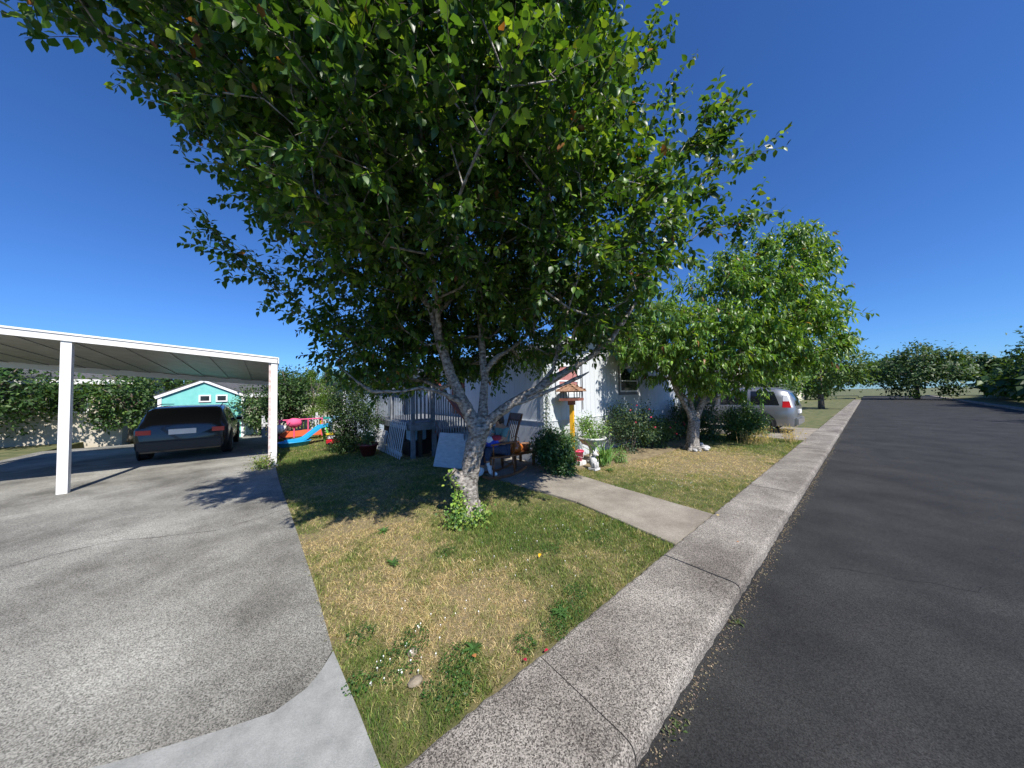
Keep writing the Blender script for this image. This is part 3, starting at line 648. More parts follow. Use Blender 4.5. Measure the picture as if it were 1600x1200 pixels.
# things about the deck
pn = thing('picket_gate', 'loose white picket panel leaning on the deck left of the post', 'fence panel', 2.62, 7.80, 0)
for i in range(9):
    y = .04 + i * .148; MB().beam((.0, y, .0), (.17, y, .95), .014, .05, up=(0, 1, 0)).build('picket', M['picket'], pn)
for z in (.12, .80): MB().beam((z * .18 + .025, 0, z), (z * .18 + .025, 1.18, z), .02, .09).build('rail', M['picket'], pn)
pn2 = thing('picket_gate', 'low white picket panel standing behind the flowerpot under the shrub', 'fence panel', 2.62, 9.15, 0)
for i in range(11):
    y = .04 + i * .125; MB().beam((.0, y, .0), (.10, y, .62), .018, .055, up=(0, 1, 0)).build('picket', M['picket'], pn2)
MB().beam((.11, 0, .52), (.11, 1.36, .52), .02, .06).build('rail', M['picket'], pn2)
bd = thing('white_board', 'scuffed white board leaning against the stair railing behind the trunk', 'board', 2.95, 6.48, 0, math.radians(34))
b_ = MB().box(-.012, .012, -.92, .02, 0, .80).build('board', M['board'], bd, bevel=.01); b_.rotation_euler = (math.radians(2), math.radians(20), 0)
c_ = MB().box(-.035, -.014, -.80, -.74, .34, .44).build('handle', M['plasticblack'], bd); c_.rotation_euler = b_.rotation_euler
cl = MB(); cl.add([(0, 0, 0), (0, -.42, .04), (0, -.40, -.36), (.01, 0, 0), (.012, -.42, .04), (.012, -.40, -.36)], [(0, 1, 2), (5, 4, 3), (0, 3, 4, 1), (1, 4, 5, 2), (2, 5, 3, 0)])
tag(place(cl.build('cloth', M['paleblue']), 3.47, 7.25, 2.10), 'pale blue cloth corner hanging at the top of the red brown handrail', 'cloth')
bt = thing('bottle', 'small blue and white bottle on the top end of the handrail', 'bottle', 3.515, 7.72, 2.16)
MB().lathe([(.035, 0), (.04, .02), (.04, .14), (.018, .18), (.018, .21)], seg=12).build('body', M['whitecloth'], bt, smooth=True)
MB().lathe([(.041, .04), (.041, .12)], seg=12).build('sleeve', M['bluecloth'], bt); MB().lathe([(.02, .21), (.02, .24)], seg=10).build('cap', M['redplastic'], bt)
bx_ = thing('storage_crate', 'blue grey crate stored under the deck behind the front post', 'crate', 3.25, 8.3, 0)
MB().box(-.22, .22, -.2, .2, .4, .72).build('body', M['paleblue'], bx_, bevel=.02); MB().box(-.3, .3, -.25, .25, 0, .38).build('stand', M['plasticblack'], bx_)
pot = thing('flower_pot', 'dark red flowerpot in the shade left of the picket panels', 'pot', 2.15, 9.0)
MB().lathe([(.16, 0), (.24, .28), (.27, .28), (.27, .34), (.24, .34), (.22, .28), (.0, .27)], seg=20).build('pot', M['potred'], pot, smooth=True)

def bush(name, label, u, v, rad, h, base, young, n, size, flowers=None, z0=0, width=.5, trunks=6, amount=.15, mat_='leaf2', cat='bush', group=None, fill=.35):
    """a shrub: stems from the foot to sub-clumps, leaves gathered in clumps"""
    t = thing(name, label, cat, u, v, z0, group=group); cl_ = sample_ell((0, 0, h * .52), (rad, rad, h * .5), max(8, n // 55), fill)
    mb = MB()
    for c in cl_[:max(trunks, 10)]: mb.tube([(c[0] * .15, c[1] * .15, -.03), (c[0] * .5, c[1] * .5, c[2] * .55), tuple(c)], [.012, .008, .004], 4, cap=False)
    mb.build('stems', M['bark2'], t)['kind'] = 'stuff'
    n = int(n * 2.2); size = size * 1.12; idx = rng.integers(0, len(cl_), n); P_ = cl_[idx] + rng.normal(0, 1, (n, 3)) * np.array([.13, .13, .12]) * (.5 + rad * .5); P_[:, 2] = np.maximum(P_[:, 2], .015)
    d = norm(P_ - cl_[idx] + rng.normal(0, .09, (n, 3)) + [0, 0, -.03]); up = norm(P_ - np.array([0, 0, h * .2])) + rng.normal(0, .4, (n, 3)) + [0, 0, .6]
    link('foliage', leaves_mesh('foliage', P_, d, up, size * rng.uniform(.6, 1.2, n), leaf_cols(n, base, young, amount), M[mat_], width=width, hi=size > .05), t)['kind'] = 'stuff'
    if flowers:
        m_, cnt, fs = flowers; fm = MB()
        for k in range(6): a = k * 1.05; fm.ball((math.cos(a) * fs * .45, math.sin(a) * fs * .45, 0), (fs * .5, fs * .5, fs * .35), 6, 4)
        fm.ball((0, 0, fs * .15), fs * .5, 6, 4); me = fm.mesh('flower', M[m_], smooth=True)
        for k in range(cnt):
            d_ = norm(np.array([random.gauss(-.1, .5), random.gauss(-.7, .4), random.gauss(.4, .5)])); q = np.array([0, 0, h * .52]) + d_ * np.array([rad, rad, h * .5]) * 1.05
            o = link('flower', me, t); o.location = q; o.rotation_euler = (random.uniform(-1, 1), random.uniform(-1, 1), 0)
    return t
bush('pot_plant', 'sparse dying plant growing in the dark red flowerpot', 2.15, 9.0, .22, .35, (.08, .12, .03), (.3, .3, .1), 160, .07, z0=.3)
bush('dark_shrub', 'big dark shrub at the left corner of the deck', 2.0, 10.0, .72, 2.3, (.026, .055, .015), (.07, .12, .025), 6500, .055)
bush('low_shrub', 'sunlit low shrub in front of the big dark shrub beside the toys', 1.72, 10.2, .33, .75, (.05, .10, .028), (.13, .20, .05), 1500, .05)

# ------------------------------------------------------------------ rocking chair with a seated person
rc = thing('rocking_chair', 'brown wooden rocking chair on the path behind the tree trunk', 'rocking chair', 3.60, 4.85, 0, math.radians(-8))
# local x: backwards positive, the sitter faces -x
for y in (-.25, .25):
    pts = [(-.48, .09), (-.35, .035), (-.15, .012), (.1, .015), (.35, .06), (.52, .13)]
    MB().side([(x, z) for x, z in pts] + [(x, z + .045) for x, z in reversed(pts)], y - .018, y + .018).build('rocker', M['darkwood'], rc)
    for x0, x1 in ((-.22, -.24), (.2, .24)): MB().tube([(x0, y * .9, .44), (x1, y, .05)], [.017, .02], 8).build('leg', M['darkwood'], rc, smooth=True)
    MB().side([(-.30, .66), (.28, .68), (.30, .71), (-.28, .69)], y * 1.08 - .03, y * 1.08 + .03).build('armrest', M['darkwood'], rc, bevel=.006)
    MB().tube([(-.24, y, .45), (-.25, y * 1.08, .67)], .014, 8).build('arm_post', M['darkwood'], rc, smooth=True)
    MB().tube([(.22, y * .9, .44), (.30, y * .9, .8), (.44, y * .9, 1.22)], [.02, .02, .016], 8).build('back_post', M['darkwood'], rc, smooth=True)
MB().side([(-.29, .41), (.26, .40), (.27, .43), (0, .425), (-.29, .45)], -.26, .26).build('seat', M['darkwood'], rc, bevel=.008)
for i in range(6): y = -.17 + i * .068; MB().tube([(.24, y, .43), (.31, y, .8), (.41, y, 1.12)], .010, 6).build('back_spindle', M['darkwood'], rc, smooth=True)
MB().side([(.395, 1.08), (.42, 1.08), (.465, 1.24), (.44, 1.24)], -.25, .25).build('crest_rail', M['darkwood'], rc, bevel=.006)
for x, z in ((-.235, .20), (.225, .22)): MB().tube([(x, -.24, z), (x, .24, z)], .010, 6).build('stretcher', M['darkwood'], rc, smooth=True)
MB().box(-.30, -.27, -.25, .25, .29, .40).build('front_apron', M['darkwood'], rc)
# person: skinned skeleton, sitting with one knee up, head bowed
def skin_body(name, verts, edges, radii, parent, m, root=0, sub=2):
    me = bpy.data.meshes.new(name); me.from_pydata(verts, edges, []); o = link(name, me, None)
    o.modifiers.new('s', 'SKIN'); sv = me.skin_vertices[0].data
    for i, r_ in enumerate(radii): sv[i].radius = (r_ if hasattr(r_, '__len__') else (r_, r_))
    for i in range(len(verts)): sv[i].use_root = (i == root)
    s = o.modifiers.new('d', 'SUBSURF'); s.levels = sub; s.render_levels = sub
    bpy.context.view_layer.update(); dg = bpy.context.evaluated_depsgraph_get()
    nm = bpy.data.meshes.new_from_object(o.evaluated_get(dg)); bpy.data.objects.remove(o)
    nm.materials.clear(); nm.materials.append(m); nm.polygons.foreach_set('use_smooth', [True] * len(nm.polygons)); return link(name, nm, parent)
pr = thing('person', 'person in teal shirt and white socks sitting bowed in the rocking chair', 'person', 3.60, 4.85, .455, math.radians(-8))
V_ = [(.10, 0, .08), (.10, 0, .22), (.12, 0, .38), (.10, 0, .52), (.04, 0, .60), (-.03, 0, .66), (-.06, 0, .74),                # pelvis, spine, neck, head 0-6
      (.08, -.17, .50), (-.02, -.22, .30), (-.20, -.15, .24), (-.27, -.11, .24),                                               # near arm 7-10
      (.08, .17, .50), (-.02, .22, .30), (-.20, .14, .24), (-.27, .09, .24),                                                  # far arm 11-14
      (.06, -.10, .07), (-.30, -.13, .12), (-.30, -.15, -.14), (-.28, -.16, -.28),                                              # near leg 15-18
      (.06, .10, .07), (-.32, .12, .10), (-.30, .12, -.25), (-.31, .12, -.38)]
E_ = [(0, 1), (1, 2), (2, 3), (3, 4), (4, 5), (5, 6), (3, 7), (7, 8), (8, 9), (9, 10), (3, 11), (11, 12), (12, 13), (13, 14), (0, 15), (15, 16), (16, 17), (17, 18), (0, 19), (19, 20), (20, 21), (21, 22)]
R_ = [(.13, .15), (.12, .14), (.12, .15), (.10, .14), (.055, .055), (.085, .08), (.075, .075), .055, .045, .036, .028, .055, .045, .036, .028, .085, .065, .05, .038, .085, .065, .05, .038]
skin_body('body', V_, E_, R_, pr, M['skin'])
E1 = [(0, 1), (1, 2), (2, 3), (3, 4), (4, 5), (2, 6), (6, 7)]
skin_body('shirt', [(.10, 0, .12), (.11, 0, .25), (.12, 0, .40), (.10, 0, .53), (.08, -.18, .505), (.0, -.235, .33), (.09, .18, .505), (.0, .235, .33)], [(0, 1), (1, 2), (2, 3), (3, 4), (4, 5), (3, 6), (6, 7)], [(.155, .17), (.145, .16), (.14, .17), (.11, .15), .072, .062, .072, .062], pr, M['tealcloth'], 0)
skin_body('trousers', [(.10, 0, .07), (.05, -.10, .07), (-.30, -.13, .12), (-.30, -.15, -.12), (.05, .10, .07), (-.32, .12, .10), (-.30, .12, -.25)], [(0, 1), (1, 2), (2, 3), (0, 4), (4, 5), (5, 6)], [(.15, .16), .105, .082, .066, .105, .082, .066], pr, M['jeans'], 0)
skin_body('sock', [(-.30, -.15, -.10), (-.285, -.16, -.22), (-.27, -.165, -.31), (-.19, -.17, -.36), (-.12, -.175, -.375)], [(0, 1), (1, 2), (2, 3), (3, 4)], [.058, .048, .046, .045, .036], pr, M['whitecloth'], 0)
skin_body('sock', [(-.305, .12, -.24), (-.31, .12, -.36), (-.34, .12, -.40), (-.45, .12, -.415)], [(0, 1), (1, 2), (2, 3)], [.05, .045, .045, .036], pr, M['whitecloth'], 0)
hm = MB().ball((-.035, 0, .735), (.118, .115, .125), 14, 9, jit=.05).ball((.05, 0, .66), (.09, .10, .13), 10, 7, jit=.06); hm.build('hair', M['hair'], pr, smooth=True)
for sy in (-1, 1):                                   # hands: palm and five curled fingers
    bx0 = Vector((-.27, .11 * sy, .24)); hb = MB()
    hb.ball(tuple(bx0 + Vector((-.035, 0, -.004))), (.045, .038, .017), 10, 6)
    for q in range(4):
        y = bx0.y + (-.027 + .018 * q); L = (.062, .072, .068, .052)[q]
        hb.tube([(bx0.x - .065, y, .24), (bx0.x - .065 - L * .45, y, .237), (bx0.x - .065 - L * .8, y, .222), (bx0.x - .065 - L * .85, y, .20)], [.009, .0085, .008, .006], 6)
    hb.tube([(bx0.x - .02, bx0.y - .03 * sy, .24), (bx0.x - .05, bx0.y - .055 * sy, .235), (bx0.x - .08, bx0.y - .06 * sy, .225)], [.011, .010, .007], 6)
    hb.build('hand', M['skin'], pr, smooth=True)
fc = MB().ball((-.155, -.03, .72), (.008, .011, .008), 6, 4).ball((-.155, .03, .72), (.008, .011, .008), 6, 4); fc.build('eye', M['hair'], pr)
MB().ball((-.165, 0, .685), (.02, .014, .022), 8, 5).build('nose', M['skin'], pr, smooth=True)
bg_ = thing('cloth_bag', 'red and blue cloth bundle with a white patch on the lap of the seated person', 'bag', 3.42, 4.80, .60, math.radians(-8))
MB().ball((0, 0, .10), (.17, .17, .11), 14, 8, jit=.10).build('bag', M['bluecloth'], bg_, smooth=True)
MB().ball((.05, -.08, .18), (.14, .10, .06), 12, 7, jit=.12).build('fold', M['redcloth'], bg_, smooth=True)
MB().ball((-.09, -.07, .16), (.08, .07, .07), 10, 6, jit=.12).build('patch', M['whitecloth'], bg_, smooth=True)
tb = thing('low_table', 'dark low wooden table at the house wall behind the rocking chair', 'table', 4.42, 5.20)
MB().box(-.33, .33, -.28, .28, .30, .34).build('table_top', M['darkwood'], tb, bevel=.005)
for x in (-.28, .28):
    for y in (-.23, .23): MB().box(x - .025, x + .025, y - .025, y + .025, 0, .30).build('leg', M['darkwood'], tb)
jr = thing('glazed_jar', 'shiny orange glazed jar with a dark handle on the low table', 'jar', 4.24, 5.08, .34)
MB().lathe([(.10, 0), (.17, .05), (.185, .12), (.15, .19), (.10, .22), (.11, .24), (.08, .24), (.07, .2)], seg=24).build('jar', M['copper'], jr, smooth=True)
MB().tube([(-.12, 0, .2), (-.11, 0, .32), (0, 0, .37), (.11, 0, .32), (.12, 0, .2)], .008, 6).build('handle', M['plasticblack'], jr, smooth=True)
bk2 = thing('wicker_basket', 'small orange brown basket right of the glazed jar on the low table', 'basket', 4.60, 5.12, .34)
MB().lathe([(.09, 0), (.13, .15), (.135, .16), (.11, .16), (.08, .02)], seg=20).build('basket', M['shake'], bk2, smooth=True)

# ================================================================== FLOWER BED ALONG THE WHITE WALL
bf = thing('bird_feeder', 'brown bird feeder with shake roof on a yellow post by the white wall', 'bird feeder', 5.53, 4.50, 0, math.radians(20))
MB().box(-.045, .045, -.045, .045, -.1, 1.42).build('post', M['yellow'], bf, bevel=.004)
MB().box(-.07, .07, -.07, .07, 1.36, 1.46).build('bracket', M['brownwood'], bf)
MB().box(-.21, .21, -.21, .21, 1.46, 1.475).box(-.225, .225, -.225, -.21, 1.46, 1.52).box(-.225, .225, .21, .225, 1.46, 1.52).box(-.225, -.21, -.21, .21, 1.46, 1.52).box(.21, .225, -.21, .21, 1.46, 1.52).build('tray', M['brownwood'], bf)
for x in (-.2, 0, .2):
    for y in (-.2, 0, .2):
        if x or y: MB().box(x - .009, x + .009, y - .009, y + .009, 1.476, 1.66).build('upright', M['gtrim'], bf)
MB().box(-.205, .205, -.205, .205, 1.66, 1.675).add([(-.27, -.27, 1.675), (.27, -.27, 1.675), (.27, .27, 1.675), (-.27, .27, 1.675), (0, 0, 1.83)], [(0, 3, 2, 1), (0, 1, 4), (1, 2, 4), (2, 3, 4), (3, 0, 4)]).build('roof', M['brownwood'], bf)
for side in range(4):
    R4 = Matrix.Rotation(side * math.pi / 2, 3, 'Z')
    for row in range(4):
        yy = -.285 + row * .068; zz = 1.672 + row * .040; wd = .56 * (1 - row / 4.3); nsh = max(1, int(5 - row))
        for k in range(nsh):
            x0 = -wd / 2 + wd * k / nsh; mb = MB(); dzj = random.uniform(0, .008)
            vv = [Vector(p) for p in ((x0 + .003, yy, zz + dzj), (x0 + wd / nsh - .003, yy, zz + dzj), (x0 + wd / nsh - .003, yy + .09, zz + .062 + dzj), (x0 + .003, yy + .09, zz + .062 + dzj))]
            vv = vv + [p + Vector((0, -.005, .009)) for p in vv]
            mb.add([tuple(R4 @ p) for p in vv], [(0, 3, 2, 1), (4, 5, 6, 7), (0, 1, 5, 4), (1, 2, 6, 5), (2, 3, 7, 6), (3, 0, 4, 7)]).build('shake', M['shake'], bf)
pk = thing('pink_bucket', 'pink plastic bucket standing between the dark bush and the stone planter', 'bucket', 5.47, 4.30, .10)
MB().lathe([(.085, 0), (.12, .20), (.135, .20), (.135, .225), (.12, .225), (.11, .2), (.08, .02)], seg=24).build('bucket', M['pinkplastic'], pk, smooth=True)
MB().tube([(-.13, 0, .21), (-.14, -.05, .12), (0, -.14, .08), (.14, -.05, .12), (.13, 0, .21)], .003, 5).build('handle', M['white_metal'], pk)
tag(place(MB().box(-.13, .13, -.13, .13, -.02, .10).build('white_block', M['plaster'], bevel=.01), 5.47, 4.30, 0), 'white stone block under the pink bucket', 'block')
ur = thing('stone_planter', 'weathered white stone bowl planter on a pedestal full of leafy flowers', 'planter', 5.90, 4.22)
MB().lathe([(.15, 0), (.15, .05), (.08, .10), (.07, .30), (.10, .38)], seg=24).build('pedestal', M['plaster'], ur, smooth=True)
MB().lathe([(.10, .38), (.24, .44), (.30, .54), (.33, .56), (.33, .59), (.28, .59), (.24, .54), (0, .5)], seg=24).build('bowl', M['plaster'], ur, smooth=True)
bush('planter_flowers', 'pale leafy plant spilling out of the stone bowl planter', 5.90, 4.22, .34, .55, (.11, .20, .05), (.30, .38, .12), 900, .05, ('daisy', 9, .02), z0=.5)
cs = thing('stone_figure', 'small mottled white and grey stone animal figure at the path edge', 'garden figure', 5.36, 3.80)
MB().box(-.09, .09, -.09, .09, 0, .04).build('base', M['plaster'], cs)
MB().ball((0, .02, .16), (.075, .09, .13), 12, 8, jit=.05).tube([(-.04, -.06, .03), (-.04, -.05, .16)], [.028, .03], 8).tube([(.04, -.06, .03), (.04, -.05, .16)], [.028, .03], 8).ball((0, -.03, .33), (.055, .06, .055), 12, 8).ball((0, -.09, .32), (.025, .03, .022), 8, 5).tube([(-.03, -.02, .37), (-.04, -.02, .42)], [.018, .004], 6).tube([(.03, -.02, .37), (.04, -.02, .42)], [.018, .004], 6).build('figure', M['plaster'], cs, smooth=True)
# strap leaved iris
ir = thing('iris_clump', 'clump of upright strap leaves in front of the stone planter', 'plant', 5.80, 3.86); n = 60
P_ = np.stack([rng.normal(0, .07, n), rng.normal(0, .06, n), np.zeros(n)], 1); d_ = norm(np.stack([rng.normal(0, .3, n), rng.normal(0, .3, n), np.ones(n)], 1))
link('foliage', leaves_mesh('foliage', P_, d_, rng.normal(0, 1, (n, 3)) + [0, -.8, 0], rng.uniform(.28, .6, n), leaf_cols(n, (.11, .22, .05), (.25, .36, .10)), M['leaf2'], width=.07, curl=.45), ir)
bush('dark_bush', 'dense glossy dark green bush at the near corner of the house beside the path', 4.66, 4.36, .33, .82, (.035, .085, .025), (.11, .19, .06), 2600, .06, mat_='leaf')
bush('dark_bush', 'lower part of the glossy bush overhanging the path edge', 4.72, 3.98, .2, .34, (.035, .085, .025), (.10, .19, .05), 800, .06, mat_='leaf')
bush('pale_bush', 'loose pale green bush between the yellow post and the pink bucket', 5.28, 4.45, .20, 1.0, (.10, .19, .08), (.20, .30, .12), 850, .045)
bush('rose_bush', 'tall rose bush with faded pink blooms against the shaded wall', 7.7, 4.25, .62, 1.35, (.035, .07, .03), (.12, .15, .05), 2500, .05, ('rose', 6, .028))
bush('rose_bush', 'wide low rose bush with crimson blooms left of the cherry trunk', 8.75, 4.15, .62, .85, (.05, .10, .03), (.12, .19, .06), 2300, .05, ('crimson', 5, .03))
bush('fern', 'short pale green plant in front of the rose bushes at the lawn edge', 6.45, 3.80, .17, .26, (.10, .18, .05), (.28, .32, .10), 200, .08, width=.2)
bush('wall_bush', 'small dark bush at the wall behind the cherry trunk', 10.4, 4.3, .42, .75, (.03, .065, .02), (.08, .13, .04), 1100, .05, ('crimson', 3, .04))
bed = uvobj('flower_bed', MB().prism([(4.97, 4.82), (12.4, 4.82), (12.4, 3.9), (9.8, 3.5), (7.2, 3.55), (6.2, 3.85), (5.3, 4.0), (4.87, 4.1)], -.1, .012), M['soil'])
# vine up the house corner
vn = thing('wall_vine', 'thin dark vine climbing the near corner of the house', 'vine', HU, HV - .02); n = 620
zz = rng.uniform(.2, 2.5, n); P_ = np.stack([rng.normal(.02, .07, n), rng.uniform(-.10, -.03, n), zz], 1)
MB().tube([(.05, -.04, 0), (.0, -.05, .8), (.06, -.05, 1.6), (.02, -.05, 2.5)], [.012, .009, .007, .004], 5).build('stems', M['bark2'], vn)
link('foliage', leaves_mesh('foliage', P_, norm(rng.normal(size=(n, 3)) + [0, -.5, -.6]), np.tile([0, -1., .5], (n, 1)) + rng.normal(0, .3, (n, 3)), rng.uniform(.03, .06, n), leaf_cols(n, (.03, .06, .02), (.09, .14, .04)), M['leaf2'], width=.5, hi=False), vn)['kind'] = 'stuff'

# ================================================================== CARPORT, SHED, DARK CAR
cp = thing('carport', 'white metal carport with ribbed roof and louvred side panel over the driveway', 'carport', .12, 9.35)
CL, CD = 6.1, 5.2
def rz(x, y): return 2.56 - .085 * x - .055 * y       # roof height (x negative leftwards)
for i in range(20):                                   # roof pans run along the fall
    x1 = -i * CL / 20; x0 = x1 - CL / 20 - .012
    v = [(x0, 0, rz(x0, 0)), (x1, 0, rz(x1, 0)), (x1, CD, rz(x1, CD)), (x0, CD, rz(x0, CD))]; v = [(a, b, c + .018 * (i % 2)) for a, b, c in v]; v += [(a, b, c + .016) for a, b, c in v]
    MB().add(v, [(0, 3, 2, 1), (4, 5, 6, 7), (0, 1, 5, 4), (1, 2, 6, 5), (2, 3, 7, 6), (3, 0, 4, 7)]).build('roof_pan', M['pan'], cp)
MB().beam((.03, -.03, rz(0, 0) + .03), (-CL, -.03, rz(-CL, 0) + .03), .05, .15).build('fascia', M['white_metal'], cp)
MB().beam((.03, -.062, rz(0, 0) + .085), (-CL, -.062, rz(-CL, 0) + .085), .02, .03).build('fascia_lip', M['white_metal'], cp)
MB().beam((.035, 0, rz(0, 0) + .03), (.035, CD, rz(0, CD) + .03), .05, .15).build('fascia', M['white_metal'], cp)
MB().beam((0, CD + .03, rz(0, CD) - .02), (-CL, CD + .03, rz(-CL, CD) - .02), .05, .24).build('fascia', M['white_metal'], cp)
for (x, y) in ((-.03, .02), (-3.0, .02), (-6.0, .02), (-.03, 2.5), (-.03, CD - .1), (-6.0, CD - .1)):
    MB().box(x - .06, x + .06, y - .05, y + .06, -.1, rz(x, y)).build('post', M['white_metal'], cp)
MB().box(-.135, -.092, .0, .05, -.05, rz(0, 0)).build('post_trim', M['rustwhite'], cp)
MB().box(-.10, .07, -.06, .08, -.02, .03).build('post_foot', M['gtrim'], cp)
for i in range(34):                                   # louvred lower panel
    z = .12 + i * .040
    MB().add([(-.07, .22, z), (-.07, 1.5, z), (-.02, 1.5, z + .03), (-.02, .22, z + .03), (-.073, .22, z + .005), (-.073, 1.5, z + .005), (-.023, 1.5, z + .035), (-.023, .22, z + .035)], [(0, 1, 2, 3), (7, 6, 5, 4), (0, 4, 5, 1), (1, 5, 6, 2), (2, 6, 7, 3), (3, 7, 4, 0)]).build('louvre', M['white_metal'], cp)
MB().box(-.06, -.03, .1, 1.55, 1.50, 1.54).box(-.06, -.03, .1, 1.55, .06, .11).build('panel_frame', M['white_metal'], cp)
MB().box(-.055, -.04, .12, 1.6, 1.54, 2.45).build('side_panel', M['pan'], cp)
MB().box(-.055, -.04, 2.9, CD - .2, .1, 2.2).build('side_panel', M['rustwhite'], cp)
bush('driveway_weed', 'yellow green weed at the foot of the carport post on the driveway edge', -.08, 9.15, .22, .25, (.14, .20, .04), (.32, .32, .08), 220, .05)
sh = thing('teal_shed', 'teal garden shed with white trim and a gable window behind the dark car', 'shed', -3.3, 17.6)
MB().side([(0, -.1), (2.4, -.1), (2.4, 1.78), (1.2, 2.36), (0, 1.78)], 0, 2.4).build('wall', M['teal'], sh)
for a, b in (((-.12, 1.74), (1.2, 2.42)), ((1.2, 2.42), (2.52, 1.74))): MB().beam((a[0], -.06, a[1] + .02), (b[0], -.06, b[1] + .02), .03, .11).build('fascia', M['trim'], sh)
for a, b in (((-.15, 1.74), (1.2, 2.42)), ((1.2, 2.42), (2.55, 1.74))): MB().beam((a[0], -.04, a[1] + .09), (a[0], 2.5, a[1] + .09), .001, .001); MB().add([(a[0], -.08, a[1] + .06), (b[0], -.08, b[1] + .06), (b[0], 2.5, b[1] + .06), (a[0], 2.5, a[1] + .06), (a[0], -.08, a[1] + .1), (b[0], -.08, b[1] + .1), (b[0], 2.5, b[1] + .1), (a[0], 2.5, a[1] + .1)], [(0, 3, 2, 1), (4, 5, 6, 7), (0, 1, 5, 4), (1, 2, 6, 5), (2, 3, 7, 6), (3, 0, 4, 7)]).build('roof', M['roofing'], sh)
for x in (0, 2.4): MB().box(x - .05, x + .05, -.03, -.002, 0, 1.76).build('corner_trim', M['trim'], sh)
for x in (1.05, 1.55):
    sw_ = MB().box(x, x + .36, -.04, -.003, 1.55, 1.60).box(x, x + .36, -.04, -.003, 1.80, 1.85).box(x, x + .05, -.04, -.003, 1.60, 1.80).box(x + .31, x + .36, -.04, -.003, 1.60, 1.80).build('window', M['trim'], sh)
    MB().box(x + .05, x + .31, -.02, -.004, 1.60, 1.80).build('pane', M['glass'], sw_)

